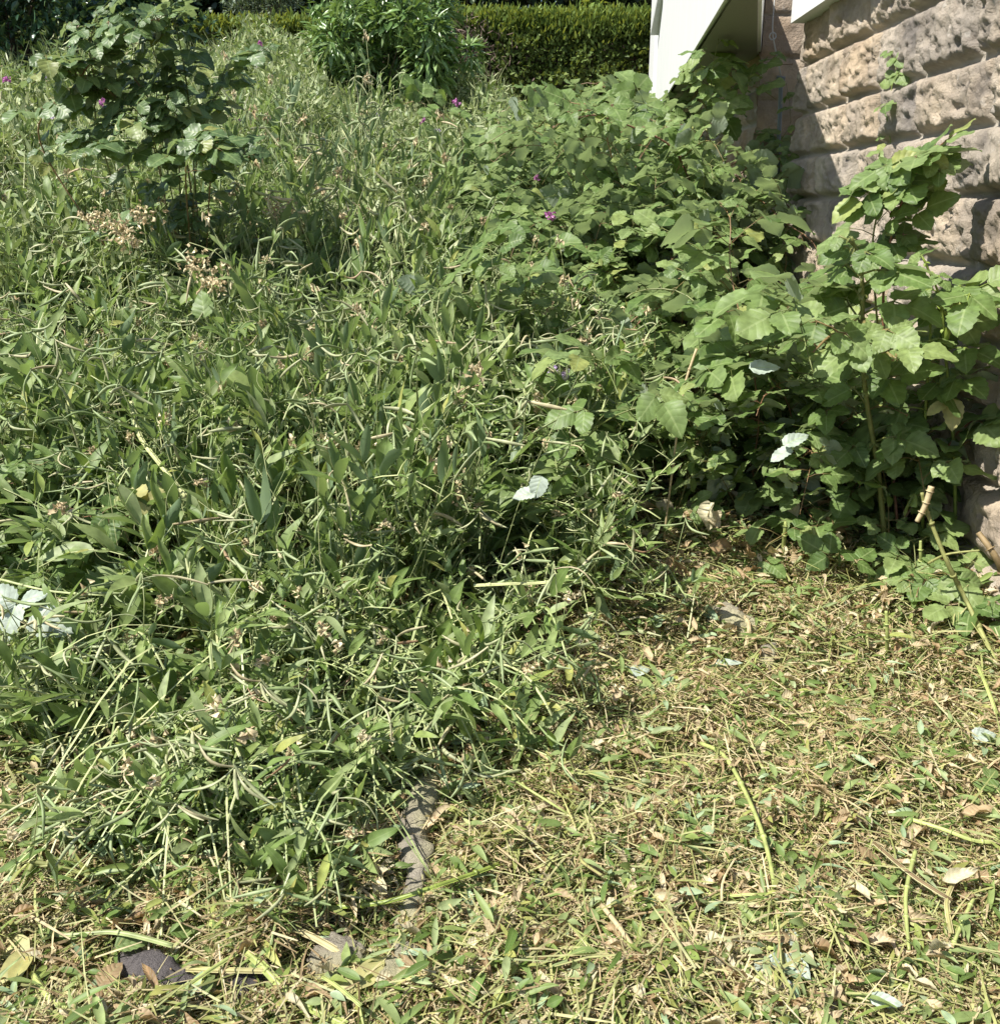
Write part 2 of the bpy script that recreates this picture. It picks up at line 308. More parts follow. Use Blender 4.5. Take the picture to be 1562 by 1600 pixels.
PEA = [leaf_tpl(7, lanc, (-1, 0, 1), f, c, wv, twist=tw) for f, c, wv, tw in ((.5, .12, .0, .2), (.3, .25, .02, -.4), (.6, -.08, .02, .5), (.4, .4, .01, 0), (.8, .05, .03, -.2))]
BRM = [leaf_tpl(12, ovate, (-1, -.55, 0, .55, 1), f, c, wv, .065, p, tw) for f, c, p, wv, tw in ((.12, .08, .003, .012, .1), (.22, .14, .003, .01, -.1), (.02, .04, .004, .015, .05), (.32, .22, .003, .01, -.1), (-.1, .12, .003, .015, 0))]
BRS = [leaf_tpl(5, ovate, (-1, 0, 1), f, c, 0) for f, c in ((.2, .15), (.35, .25))]
NAR = [leaf_tpl(3, lanc, (-1, 1), .3, c) for c in (.1, .35, -.15)]
STR = [leaf_tpl(2, lambda t: 1 if t < 1 else .5, (-1, 1), 0, c) for c in (.0, .12, .3)]
DRY = [leaf_tpl(6, lanc, (-1, 0, 1), f, c, wv, twist=tw) for f, c, wv, tw in ((1.3, .3, .08, .8), (.9, -.2, .1, -1.2), (1.6, .5, .05, .3), (.7, .15, .12, 1.5))]
BLA = [leaf_tpl(4, blade, (-1, 1), 0, c) for c in (.2, .5, .9)]
FAN = [leaf_tpl(3, lambda t: [.15, .8, .9, .25][int(round(t*3))], (-1, 0, 1), f, c, serr=.3) for f, c in ((.1, .2), (-.2, .35), (.3, .05))]
def pod_tpl(c, sides=5, rows=6):
    v = []; uv = []
    for i in range(rows+1):
        t = i/rows; r = .5*max(.08, min(1, math.sin(math.pi*(.06+.9*t))**.4))
        for j in range(sides):
            a = 2*math.pi*j/sides; v.append((r*math.cos(a)*(1+.1*math.sin(t*30)), t, r*.6*math.sin(a), c*math.sin(math.pi*t))); uv.append((math.cos(a), t))
    q = [[i*sides+j, i*sides+(j+1) % sides, (i+1)*sides+(j+1) % sides, (i+1)*sides+j] for i in range(rows) for j in range(sides)]
    return np.array(v), np.array(q), np.array(uv)
POD = [pod_tpl(c) for c in (.05, .14, -.12, .22)]
def rdir(n, r=None, up=0.):
    v = nrm((r or rng).normal(size=(n, 3))); v[:, 2] = v[:, 2]*(1-abs(up))+up; return nrm(v)
# ------------------------------------------------------------------ plants
SUNV = np.array(SUN)
def smooth_path(P, n):
    P = np.asarray(P, float); t = np.linspace(0, len(P)-1, n); out = []
    for x in t:
        i = min(int(x), len(P)-2); f = x-i; p0 = P[max(i-1, 0)]; p1 = P[i]; p2 = P[i+1]; p3 = P[min(i+2, len(P)-1)]
        out.append(.5*((2*p1)+(-p0+p2)*f+(2*p0-5*p1+4*p2-p3)*f*f+(-p0+3*p1-3*p2+p3)*f**3))
    return np.array(out)
def tendril(mb, p, d, size, r):
    d = nrm(d); s = nrm(np.cross(d, [.3, .2, 1])); u = np.cross(s, d); t = np.linspace(0, 1, 12); k = r.uniform(4, 11)
    rad = size*.16*t; P = p+np.outer(t*size, d)+np.outer(rad*np.cos(k*t)-0, s)+np.outer(rad*np.sin(k*t), u)
    mb.tube(P, np.linspace(.0011, .0006, 12), 3, r.uniform(.4, 1))
def pea_plant(paths, r, size=.125, pods=.3, start=.12, dens=.075, winged=.0055, wide=.30, stalks=True):
    """stems, leaves, pods and withered flowers of one everlasting pea"""
    st, lf, pd, df = MB(), MB(), [], []
    for P in paths:
        seg = np.linalg.norm(np.diff(P, axis=0), axis=1); Ln = seg.sum(); m = max(8, int(Ln/.05)); P = smooth_path(P, m)
        sw = winged*r.uniform(.6, 1.2)
        st.ribbon(P, np.linspace(sw, sw*.45, m), rdir(1, r)[0]*.4+[0, 0, 1], r.uniform(0, 1)); st.tube(P, sw*.36, 4, r.uniform(0, 1))
        k = max(3, int(Ln/dens)); side = 1; T = nrm(np.gradient(P, axis=0))
        for j in range(k):
            t = start+(1-start)*(j+r.uniform(-.2, .2))/k; i = int(np.clip(t, 0, .999)*(m-1)); p = P[i]; tg = T[i]; side = -side
            lat = nrm(np.cross(tg, rdir(1, r, .3)[0]))*side
            pet = nrm(lat+tg*.5+np.array([0, 0, r.uniform(.1, .8)])); pl = size*r.uniform(.25, .45)
            e = p+pet*pl; st.ribbon([p, (p+e)/2+[0, 0, .004], e], [sw*.6, sw*.5, sw*.3], rnd=r.uniform(0, 1))
            for q in (-1, 1):
                x = nrm(np.cross(pet, [0, 0, 1])); dd = nrm(pet*r.uniform(.6, 1.1)+x*q*r.uniform(.4, .9)+np.array([0, 0, r.uniform(0, .9)]))
                nn = nrm(np.array([0, -.35, 1.])+SUNV*.5+r.normal(size=3)*.6); ls = size*r.uniform(.65, 1.15)*(1 if t < .8 else .6)
                lf.inst(PEA[r.integers(5)], [e], [dd], [nn], ls, ls*wide*r.uniform(.75, 1.25), r.random())
                sd_ = nrm(tg+x*q*.6); lf.inst(PEA[0], [p], [sd_], [nn], size*.28, size*.07, r.random())
            if r.random() < .55: tendril(st, e, pet+[0, 0, .2], size*r.uniform(.5, 1.2), r)
            if r.random() < pods*1.0 and t > .25:
                pdn = nrm(tg*.4+np.array([r.normal()*.4, r.normal()*.4, 1.])); pL = r.uniform(.10, .22); tip = p+pdn*pL
                cl = MB(); cl.tube([p, p+pdn*pL*.5+r.normal(size=3)*.006, tip], [.0018, .0015, .0012], 3, r.random(), 1)
                if r.random() < .86:
                    c = r.integers(2, 6)
                    for q in range(c):
                        b = p+(tip-p)*r.uniform(.75, 1); dd = nrm(np.array([r.normal(), r.normal(), r.uniform(-1.0, .25)])); pl2 = size*r.uniform(.6, 1.0)
                        cl.inst(POD[r.integers(4)], [b], [dd], [rdir(1, r)[0]], pl2, .0105*r.uniform(.8, 1.2), r.random())
                    pd.append(cl)
                else:
                    c = r.integers(6, 14); b = tip+r.normal(size=(c, 3))*.008; df.append(cl)
                    cl.inst(DRY[r.integers(4)], b, rdir(c, r), rdir(c, r), r.uniform(.015, .03, c), r.uniform(.01, .02, c), r.random(c))
    for _ in range(5):
        a = r.uniform(0, 6.28); q = r.normal(size=2)*.12; h = r.uniform(.35, .8); e = np.array([q[0]+math.cos(a)*h*.25, q[1]+math.sin(a)*h*.25, h])
        if not stalks: h2 = r.uniform(.4, .85); a = r.uniform(-.9, .9); b = np.array([q[0]+math.sin(a)*h2, q[1]-math.cos(a)*h2, r.uniform(.02, .12)]); st.ribbon(smooth_path([[q[0], q[1], r.uniform(.1, .3)], [(q[0]+b[0])/2, (q[1]+b[1])/2, r.uniform(.12, .3)], b], 8), np.linspace(.004, .002, 8), rnd=r.random())
        if stalks: st.tube(smooth_path([[q[0], q[1], 0], [q[0]*1.2, q[1]*1.2, h*.5], e], 7), [.0016]*4+[.0012, .001, .0008], 3, r.random())
    return st, lf, pd, df
def rand_paths(r, n, L, lean, up, spread=1., sag=.35, kinks=7):
    out = []
    for _ in range(n):
        a = r.uniform(0, 2*math.pi); ln = L*r.uniform(.6, 1.15); d = nrm(np.array([math.cos(a)*spread+lean[0], math.sin(a)*spread+lean[1], up*r.uniform(.7, 1.3)]))
        p = np.array([math.cos(a)*.03, math.sin(a)*.03, 0]); P = [p]; s = ln/kinks
        for k in range(kinks):
            d = nrm(d+r.normal(size=3)*.2+np.array([lean[0]*.12, lean[1]*.12, -sag*(k/kinks)**1.3])); p = p+d*s; p = p.copy(); p[2] = max(p[2], .015+.02*r.random()); P.append(p)
        out.append(np.array(P))
    return out
def finish_pea(t, parts):
    st, lf, pd, df = parts
    st.build('stem', M['peastem'], t); lf.build('foliage', M['pea'], t); 
    for k in pd: k.build('pod_cluster', [M['pod'], M['peastem']], t)
    for k in df: k.build('withered_flower', [M['dryflower'], M['peastem']], t)
def bramble(paths, r, size=.10, start=.25, dens=.07, up=1., rad=.004, flop=.0, prick=True, lean=(0, 0, 0), five=.4, tpl=None):
    cn, lf = MB(), MB(); tpl = tpl or BRM
    for P in paths:
        seg = np.linalg.norm(np.diff(P, axis=0), axis=1); Ln = seg.sum(); m = max(8, int(Ln/.05)); P = smooth_path(P, m); rd = rad*r.uniform(.7, 1.2); rn = r.random()
        cn.tube(P, np.linspace(rd, rd*.4, m), 6, rn); T = nrm(np.gradient(P, axis=0))
        if prick:
            c = int(Ln/.03); i = r.integers(0, m, c); o = rdir(c, r); o = nrm(o-T[i]*np.sum(o*T[i], 1)[:, None])
            cn.inst(NAR[1], P[i]+o*rd*.5, o-T[i]*.4, T[i], rd*2.0, rd*1.1, rn)
        k = max(2, int(Ln*(1-start)/dens)); side = 1
        for j in range(k):
            t = start+(1-start)*(j+r.uniform(-.3, .3))/k; i = int(np.clip(t, 0, .999)*(m-1)); p = P[i]; side = -side
            lat = nrm(np.cross(T[i], [0, 0, 1])+1e-6)*side+r.normal(size=3)*.35
            pet = nrm(lat+T[i]*.35+np.array([0, 0, r.uniform(.1, .9)*up])+np.asarray(lean)*.5); s = size*r.uniform(.7, 1.2)*(1 if t < .85 else .6)
            e = p+pet*s*r.uniform(.5, 1.0); cn.tube([p, (p+e)/2+[0, 0, .006], e], [rd*.4, rd*.32, rd*.3], 4, rn)
            nn = nrm(np.array([0, 0, 1.])+SUNV*.7+np.asarray(lean)+r.normal(size=3)*.48); fw = nrm(pet-nn*np.dot(pet, nn)); x = np.cross(fw, nn)
            angs = ((0, 1.0, .35), (1.15, .85, .1), (-1.15, .85, .1))
            if r.random() < five: angs = angs+((2.1, .6, .04), (-2.1, .6, .04))
            cr = r.random()
            for a, sc, pl in angs:
                dd = fw*math.cos(a)+x*math.sin(a)-nn*r.uniform(.0, .35)-np.array([0, 0, flop]); n2 = nrm(nn+r.normal(size=3)*.22)
                b = e+nrm(dd)*s*pl; cn.tube([e, b+nrm(dd)*.003], [rd*.25, rd*.2], 3, rn)
                lf.inst(tpl[r.integers(len(tpl))], [b], [dd], [n2], s*sc, s*sc*r.uniform(.74, .94), (cr+r.uniform(-.18, .18)) % 1)
    return cn, lf

LM = [('the laurel corner', 60, 50), ('the low yellowish hedge', 400, 60), ('the bushy shrub', 600, 100), ('the deep pink blossom', 371, 183), ('the pink blossom by the left edge', 8, 125), ('the lowest left brambles', 60, 700), ('the lilac blossom below the laurel', 70, 117), ('the tall bramble foot', 290, 310), ('the white leaves at the left edge', 60, 960), ('the straw rooted vine', 190, 1150), ('the long lichened stone', 650, 1330), ('the upright brown leaf', 165, 1520), ('the large yellow leaf', 575, 1510), ('the lime cane', 1180, 1260), ('the white leaf pair', 1235, 1425), ('the narrow V straw', 985, 1460), ('the folded straw', 60, 1365), ('the flat grey slab', 1145, 985), ('the hanging pale cane', 1060, 700), ('the centre withered flowers', 710, 750), ('the lilac blossom', 865, 580), ('the white angular leaf', 840, 765), ('the thick green wall cane', 1490, 680), ('the tall bramble', 230, 200), ('the cream flower row', 185, 345), ('the grey pipe', 1215, 200), ('the white bay', 1045, 130), ('the dark arching cane', 980, 205), ('the hedge corner blossom', 711, 162), ('the pale blue green sprig', 770, 1180), ('the broken straw stem', 1480, 880), ('the green tuft', 1350, 1205), ('the stem at the right edge', 1490, 1300), ('the yellow rumpled leaf', 230, 745), ('the round serrated leaf', 320, 490), ('the largest wall leaves', 1350, 400), ('the pink blossom among brambles', 860, 336), ('the hanging pale leaf', 1225, 700), ('the long diagonal winged vine', 710, 610), ('the stem across the lower centre', 650, 1395), ('the yellow corner leaves', 30, 1490), ('the level pale stem', 150, 915), ('the vertical pale stem', 490, 1040), ('the ribbed blade', 1215, 1570), ('the tan leaf by the cut stem', 1400, 1020)]
seen_labels = {}
def where_label(kind, px, py):
    px = min(max(px, 0), 1562); py = min(max(py, 0), 1600)
    c = sorted(LM, key=lambda l: (l[1]-px)**2+(l[2]-py)**2)[:14]
    for l in c:
        dx = px-l[1]; dy = py-l[2]; d = math.hypot(dx, dy); a = math.degrees(math.atan2(-dy, dx)) % 360
        dr = ['right of', 'above-right of', 'above', 'above-left of', 'left of', 'below-left of', 'below', 'below-right of'][int((a+22.5)//45) % 8]
        ds = 'just' if d < 55 else 'a little' if d < 110 else 'some way' if d < 190 else 'well'
        lb = '%s %s %s %s' % (kind, ds, dr, l[0])
        if lb not in seen_labels: seen_labels[lb] = 1; return lb
    return lb
# ================================================================== ground
gx = np.concatenate([np.linspace(-60, -7, 14)[:-1], np.linspace(-7, 7, 141), np.linspace(7, 60, 14)[1:]])
gy = np.concatenate([np.linspace(-20, .5, 12)[:-1], np.linspace(.5, 7, 110), np.linspace(7, 15, 50)[1:], np.linspace(15, 120, 20)[1:]])
X, Y = np.meshgrid(gx, gy); Z = G(X, Y); g = MB(); nx = len(gx); ny = len(gy)
i, j = np.meshgrid(np.arange(nx-1), np.arange(ny-1)); a = (j*nx+i).ravel()
g.add(np.stack([X, Y, Z], -1).reshape(-1, 3), np.stack([a, a+1, a+nx+1, a+nx], -1))
tag(g.build('ground', M['soil']), kind='structure')
# ================================================================== stone house
def rough_wall(y0, y1, z0, z1, xo, heights, seed, amp=.038, step=.014, lens=(.5, .95), joint=.006, rough=1.0):
    """heightfield of rusticated blocks on the plane x = 1.49 + xo + .07 y, facing -x; returns mb"""
    ys = np.arange(y0, y1+step/2, step); zs = np.arange(z0, z1+step/2, step); Yg, Zg = np.meshgrid(ys, zs)
    r = np.random.default_rng(seed); edges = [z0]; k = 0
    while edges[-1] < z1: edges.append(edges[-1]+heights[k % len(heights)]*r.uniform(.93, 1.07)); k += 1
    edges = np.array(edges); wob = .012*(fbm(Yg*1.3, Zg*3, 0, 3, seed)-.5)
    ci = np.clip(np.searchsorted(edges, Zg+wob, side='right')-1, 0, len(edges)-2)
    dist = np.zeros_like(Yg); br = np.zeros_like(Yg); tilt = np.zeros_like(Yg)
    for c in range(len(edges)-1):
        m = ci == c
        if not m.any(): continue
        ve = [y0-r.uniform(0, .5)]
        while ve[-1] < y1: ve.append(ve[-1]+r.uniform(*lens))
        ve = np.array(ve); yy = Yg[m]+.02*(fbm(Zg[m]*6, Yg[m]*2, c, 2, seed+5)-.5); bi = np.clip(np.searchsorted(ve, yy, side='right')-1, 0, len(ve)-2)
        dz = np.minimum(Zg[m]+wob[m]-edges[c], edges[c+1]-Zg[m]-wob[m]); dy = np.minimum(yy-ve[bi], ve[bi+1]-yy)*.8
        dist[m] = np.minimum(dz, dy*1.0); rb = r.random(len(ve)); br[m] = rb[bi]
        t1 = r.uniform(-.12, .12, len(ve)); t2 = r.uniform(-.12, .12, len(ve)); off = r.uniform(-.012, .02, len(ve))
        tilt[m] = off[bi]+t1[bi]*(yy-(ve[bi]+ve[bi+1])/2)+t2[bi]*(Zg[m]-(edges[c]+edges[c+1])/2)
    irr = .018*fbm(Yg*9, Zg*9, 1, 3, seed+11); d2 = np.clip(dist-joint-irr*.6, 0, None)
    pil = 1-np.exp(-d2/.010)
    n1 = fbm(Yg*3.2, Zg*5, br*9, 5, seed+20)-.5; n2 = np.abs(fbm(Yg*8, Zg*12, br*5, 4, seed+30)-.5)*2
    pit = np.clip(fbm(Yg*6+4, Zg*8, br*7, 4, seed+41)-.56, 0, 1)*6
    n3 = np.abs(fbm(Yg*20, Zg*26, br*3, 3, seed+35)-.5)*2; up_ = fbm(Yg*5, Zg*9, br*9, 3, seed+70)
    h = pil*(amp+tilt*.6+rough*(.05*n1+.042*(.5-n2)+.032*(.5-n3)))-np.clip(pit-.6, 0, 1)*pil*.012*rough
    h += .010*(fbm(Yg*45, Zg*45, 0, 2, seed+50)-.5)
    h = np.where(d2 > 0, np.maximum(h, .002), 0)
    Xg = wall_x(Yg)+xo-h; nyv = len(ys); nz = len(zs)
    i, j = np.meshgrid(np.arange(nyv-1), np.arange(nz-1)); a = (j*nyv+i).ravel(); mb = MB()
    crust = np.clip((fbm(Yg*2.2, Zg*2.6, 3, 4, seed+60)-.55)*5, 0, 1)*np.clip(.35+n2*1.2, 0, 1)*.7+np.clip(pit-.6, 0, 1)*.2
    lc = np.stack([br, np.clip(1-d2/.01, 0, 1), np.clip(crust, 0, 1)*(pil > .2)], -1)
    mb.add(np.stack([Xg, Yg, Zg], -1).reshape(-1, 3), np.stack([a, a+nyv, a+nyv+1, a+1], -1), None, lc.reshape(-1, 3))
    # returns: end faces back into the wall
    for col in (0, nyv-1):
        e = np.stack([Xg[:, col], Yg[:, col], Zg[:, col]], -1); b = e.copy(); b[:, 0] = wall_x(ys[col])+xo+.5
        v = np.stack([e, b], 1).reshape(-1, 3); kk = np.arange(nz-1)*2; mb.add(v, np.stack([kk, kk+1, kk+3, kk+2], -1), None, (.4, 0, .2))
    return mb
house = thing('stone_house', 'rough sandstone house wall with a white bay and white window sill, rising at the right', 'house', (1.9, 5, 0))
def hb(mb, name, mat, parent=house, smooth=True):
    for k in range(len(mb.V)): mb.V[k] = mb.V[k]-np.array([1.9, 5, 0])
    return mb.build(name, mat, parent, smooth)
hb(rough_wall(1.4, 6.87, -.324, 3.9, 0, [.273], 5, rough=1.0, step=.0115, lens=(.38, .8)), 'rough_block_wall', M['stone'])
hb(rough_wall(7.5, 14.0, .2, 3.7, -.14, [.27, .25, .29], 77, amp=.02, step=.018, lens=(.35, .8), rough=.6), 'recessed_wall', M['dressed'])
def face_wall(x0, x1, yf, z0, z1, seed):          # dressed stones facing the camera side
    xs = np.arange(x0, x1, .015); zs = np.arange(z0, z1, .015); Xg, Zg = np.meshgrid(xs, zs); fr = ((Zg-.05)/.273) % 1; dj = np.minimum(fr, 1-fr)*.273
    h = (1-np.exp(-np.clip(dj-.006, 0, 1)/.01))*.02+.03*(fbm(Xg*7, Zg*11, 0, 5, seed)-.5)*np.clip(dj/.02, 0, 1)+.006*(fbm(Xg*50, Zg*14, 0, 2, seed)-.5)
    n_ = len(xs); i, j = np.meshgrid(np.arange(n_-1), np.arange(len(zs)-1)); a = (j*n_+i).ravel(); m = MB(); blk = np.floor((Zg-.05)/.273)
    m.add(np.stack([Xg, yf-h, Zg], -1).reshape(-1, 3), np.stack([a, a+1, a+n_+1, a+n_], -1), None, np.stack([(blk*.37) % 1, np.clip(1-dj/.01, 0, 1), .0*Xg], -1).reshape(-1, 3)); return m
hb(face_wall(wall_x(7.5)-.165, 2.6, 7.5, .2, 3.7, 3), 'pier_front', M['dressed'])
def wallbox(mb, xo0, xo1, y0, y1, z0, z1, rnd=.5):
    v = []
    for y in (y0, y1):
        for xo in (xo0, xo1):
            for z in (z0, z1): v.append((wall_x(y)+xo, y, z))
    mb.add(v, [[0, 1, 3, 2], [4, 6, 7, 5], [0, 4, 5, 1], [2, 3, 7, 6], [0, 2, 6, 4], [1, 5, 7, 3]], None, (0, 0, rnd))
def bx_(y): return .596+.0995*y
def sun_gap_top(y): return 2.575+.19*(y-5.4)  # unseen bay top, sloped to let the sun past onto the wall
def prism(mb, pts, z0, z1):
    n_ = len(pts); v = [(x, y, z0) for x, y in pts]+[(x, y, z1(y) if callable(z1) else z1) for x, y in pts]; q = [[i, (i+1) % n_, n_+(i+1) % n_, n_+i] for i in range(n_)]
    t = [[0, i+1, i] for i in range(1, n_-1)]+[[n_, n_+i, n_+i+1] for i in range(1, n_-1)]; mb.add(v, q, t)
ZB = 2.55
bay = MB(); prism(bay, [(bx_(5.3), 5.3), (1.27, 5.3), (1.845, 7.6), (2.0, 13.7), (bx_(13.7), 13.7)], ZB, sun_gap_top); bayo = hb(bay, 'white_bay', M['paint'], smooth=False)
sf = MB(); prism(sf, [(bx_(5.3)+.03, 5.3), (1.25, 5.3), (1.82, 7.6), (1.95, 13.6), (bx_(13.6)+.03, 13.6)], ZB-.018, ZB-.003); hb(sf, 'soffit', M['soffit'], bayo, False)  # added slab, shade under the bay put into its dark colour
b2 = MB(); yb_ = 5.32
while yb_ < 12.4:
    prism(b2, [(bx_(yb_)-.014, yb_), (bx_(yb_)-.002, yb_), (bx_(yb_+.61)-.002, yb_+.61), (bx_(yb_+.61)-.014, yb_+.61)], ZB-.03, lambda y: sun_gap_top(y)-.01); yb_ += .614
hb(b2, 'board_cladding', M['paint'], bayo, False)
b3 = MB(); prism(b3, [(bx_(12.5)-.05, 12.5), (bx_(12.5)+.06, 12.5), (bx_(13.72)+.06, 13.72), (bx_(13.72)-.05, 13.72)], 1.6, 4.75); hb(b3, 'corner_post', M['paint'], bayo, False)
b3 = MB()
p0 = at(1034, 50, 12.3); p1 = at(1047, -10, 11.6)
for P in ((p0, p1),):
    v = []
    for q in P:
        for dx, dz in ((-.13, -.03), (.12, -.03), (.12, .03), (-.13, .03)): v.append((q[0]+dx, q[1], q[2]+dz))
    b3.add(v, [[0, 1, 2, 3], [7, 6, 5, 4], [0, 4, 5, 1], [1, 5, 6, 2], [2, 6, 7, 3], [3, 7, 4, 0]])
hb(b3, 'sloping_ledge', M['greypaint'], bayo, False)
zs_ = 2.617; sl = MB(); wallbox(sl, -.15, .05, 4.3, 6.78, zs_, zs_+.16); sl2 = hb(sl, 'window_sill', M['paint'], smooth=False)
s3 = MB(); wallbox(s3, -.09, .3, 4.4, 6.7, zs_+.163, zs_+1.2); hb(s3, 'white_window_frame', M['paint'], sl2, False)
# ------------------------------------------------------------------ pipe and wire in the recess
yy = 7.32; pt = thing('cable_pipe', 'thin grey pipe with a bare wire and ring clamp beside the wall corner', 'pipe', tuple(at(1213, 330, yy)))
o = np.array(pt.location)
def rel(P, o=o): return np.asarray(P)-o
m = MB(); m.tube(rel(smooth_path([at(1214, 360, yy), at(1215, 250, yy), at(1218, 180, yy), at(1220, 122, yy)], 10)), .0155, 8, .5); m.build('pipe', M['pipe'], pt)
m = MB(); m.tube(rel(smooth_path([at(1214, -40, yy), at(1208, 20, yy), at(1207, 52, yy), at(1213, 85, yy), at(1220, 118, yy)], 24)), .0045, 6, .5); m.build('wire', M['wire'], pt)
m = MB(); c = at(1207, 56, yy); an = np.linspace(0, 2*math.pi, 20); m.tube(rel(c+np.stack([.022*np.cos(an), 0*an, .022*np.sin(an)], -1)), .005, 5); m.build('ring', M['wire'], pt)
m = MB()
for k in range(3): m.tube(rel([at(1213+k*2, 120+k*3, yy), at(1226-k, 122+k*4, yy)]), .012, 6)
m.build('clamp', M['pipe'], pt)
# ================================================================== hedge, trees, shrubs behind
def shell_leaves(mb, n, c, h, tpl, L, W, r, mat=0, depth=.12, up=.2, rough=.15):
    """leaf sprays over the faces of a clipped box hedge"""
    c = np.asarray(c, float); h = np.asarray(h, float)
    A = np.array([h[0]*h[2], h[0]*h[1], h[1]*h[2]*.5]); f = r.choice(3, n, p=A/A.sum()); p = r.uniform(-1, 1, (n, 3)); nn = np.zeros((n, 3))
    s = f == 0; p[s, 1] = -1; nn[s, 1] = -1
    s = f == 1; p[s, 2] = 1; nn[s, 2] = 1
    s = f == 2; p[s, 0] = np.where(r.random(s.sum()) < .5, -1, 1); nn[s, 0] = p[s, 0]
    w_ = c+p*h; bump = (fbm(w_[:, 0]*4.5, w_[:, 2]*4.5, w_[:, 1]*4.5, 4, 8)-.5)*rough*2
    w_ = w_+nn*(bump-depth*r.random(n)**1.6)[:, None]
    d = nrm(nn*.7+rdir(n, r)*.9+[0, 0, up]); k = r.integers(0, len(tpl), n)
    for t in range(len(tpl)):
        s = k == t; mb.inst(tpl[t], w_[s], d[s], rdir(int(s.sum()), r), L*r.uniform(.6, 1.3, s.sum()), W*r.uniform(.6, 1.3, s.sum()), np.clip((fbm(w_[s, 0]*3.5, w_[s, 2]*3.5, 0, 3, 61)-.28)*1.6+r.normal(size=s.sum())*.16, 0, .999), mat)
r = np.random.default_rng(21)
hp = at(1000, 25, 14.2); zt = hp[2]; hg = thing('clipped_hedge', 'dense clipped evergreen hedge with yellow green top behind the wild patch', 'hedge', (2.2, 14.6, G(2.2, 14.6)))
xl = at(640, 60, 14.2)[0]; xr = 6.5; cx = (xl+xr)/2; hx = (xr-xl)/2; zb_ = 2.0
def off(mb, o):
    for k in range(len(mb.V)): mb.V[k] = mb.V[k]-np.asarray(o)
    return mb
m = MB(); shell_leaves(m, 62000, (cx, 14.9, (zt+zb_)/2), (hx, .7, (zt-zb_)/2), FAN, .07, .045, r, 0, .26, .05, .16)
off(m, hg.location).build('foliage', M['hedge'], hg)
m = MB(); n = 16000; p = np.stack([r.uniform(xl, xr, n), 14.2+1.4*r.random(n)**1.5, zt+r.normal(size=n)*.05+.06*(fbm(r.uniform(0, 9, n), 0, 0, 2)-.5)], -1); f = r.random(n) < .3
p[f, 1] = 14.2-.05*r.random(f.sum()); p[f, 2] -= r.exponential(.07, f.sum())
m.inst(FAN[0], p, nrm(rdir(n, r)*.6+[0, -.25, 1]), rdir(n, r), r.uniform(.05, .11, n), r.uniform(.02, .04, n), r.random(n)); off(m, hg.location).build('yellow_green_top', M['hedgetop'], hg)
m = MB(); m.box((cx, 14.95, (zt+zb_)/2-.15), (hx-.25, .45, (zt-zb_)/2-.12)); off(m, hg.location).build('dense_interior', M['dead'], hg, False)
m = MB(); c = at(712, 95, 14.08); n = 1500
p = c+r.normal(size=(n, 3))*[.28, .05, .26]
m.inst(NAR[0], p, nrm(rdir(n, r)+[0, -.3, .3]), rdir(n, r), r.uniform(.06, .16, n), r.uniform(.006, .014, n), r.random(n)); off(m, hg.location).build('dead_patch', M['dead'], hg)
# second hedge, lower and farther left
q = at(400, 36, 16.5); zt2 = q[2]; xa = at(200, 36, 16.5)[0]; xb = at(700, 36, 16.5)[0]
h2 = thing('clipped_hedge', 'lower yellowish clipped hedge behind the tall flowers at left of the bushy shrub', 'hedge', ((xa+xb)/2, 16.8, 2.4))
m = MB(); shell_leaves(m, 22000, ((xa+xb)/2, 17, (zt2+2.2)/2), ((xb-xa)/2, .5, (zt2-2.2)/2), FAN, .085, .05, r, 0, .2, .2, .1); off(m, h2.location).build('foliage', M['hedge'], h2)
m = MB(); n = 7000; p = np.stack([r.uniform(xa, xb, n), 16.4+.7*r.random(n), zt2+r.normal(size=n)*.07-.06], -1)
m.inst(FAN[1], p, nrm(rdir(n, r)*.6+[0, -.3, 1]), rdir(n, r), r.uniform(.06, .13, n), r.uniform(.03, .05, n), r.random(n)); off(m, h2.location).build('yellow_green_top', M['hedgetop'], h2)
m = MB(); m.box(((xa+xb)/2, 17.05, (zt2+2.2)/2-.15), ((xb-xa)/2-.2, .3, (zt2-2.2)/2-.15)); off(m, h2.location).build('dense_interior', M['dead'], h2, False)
def crown(mb, c, R, n, tpl, L, W, r, up=.1, clumps=40, mat=0, droop=0, cs=.28):
    c = np.asarray(c, float); R = np.asarray(R, float); cc = nrm(r.normal(size=(clumps, 3)))*r.uniform(.35, 1, (clumps, 1)); cr = r.uniform(cs*.7, cs*1.4, clumps)
    k = r.integers(0, clumps, n); d = nrm(r.normal(size=(n, 3))); p = cc[k]+d*(cr[k]*r.uniform(.5, 1, n)**.4)[:, None]; P = c+p*R
    dd = nrm(d+rdir(n, r)*.7+[0, 0, up-droop]); nn = nrm(rdir(n, r)*.7+[0, 0, 1]); q = r.integers(0, len(tpl), n); rb = (r.random(clumps)*.3)[k]+r.random(n)*.7
    for t in range(len(tpl)):
        s = q == t; mb.inst(tpl[t], P[s], dd[s], nn[s], L*r.uniform(.6, 1.3, s.sum()), W*r.uniform(.7, 1.2, s.sum()), rb[s], mat)
    return c+cc*R
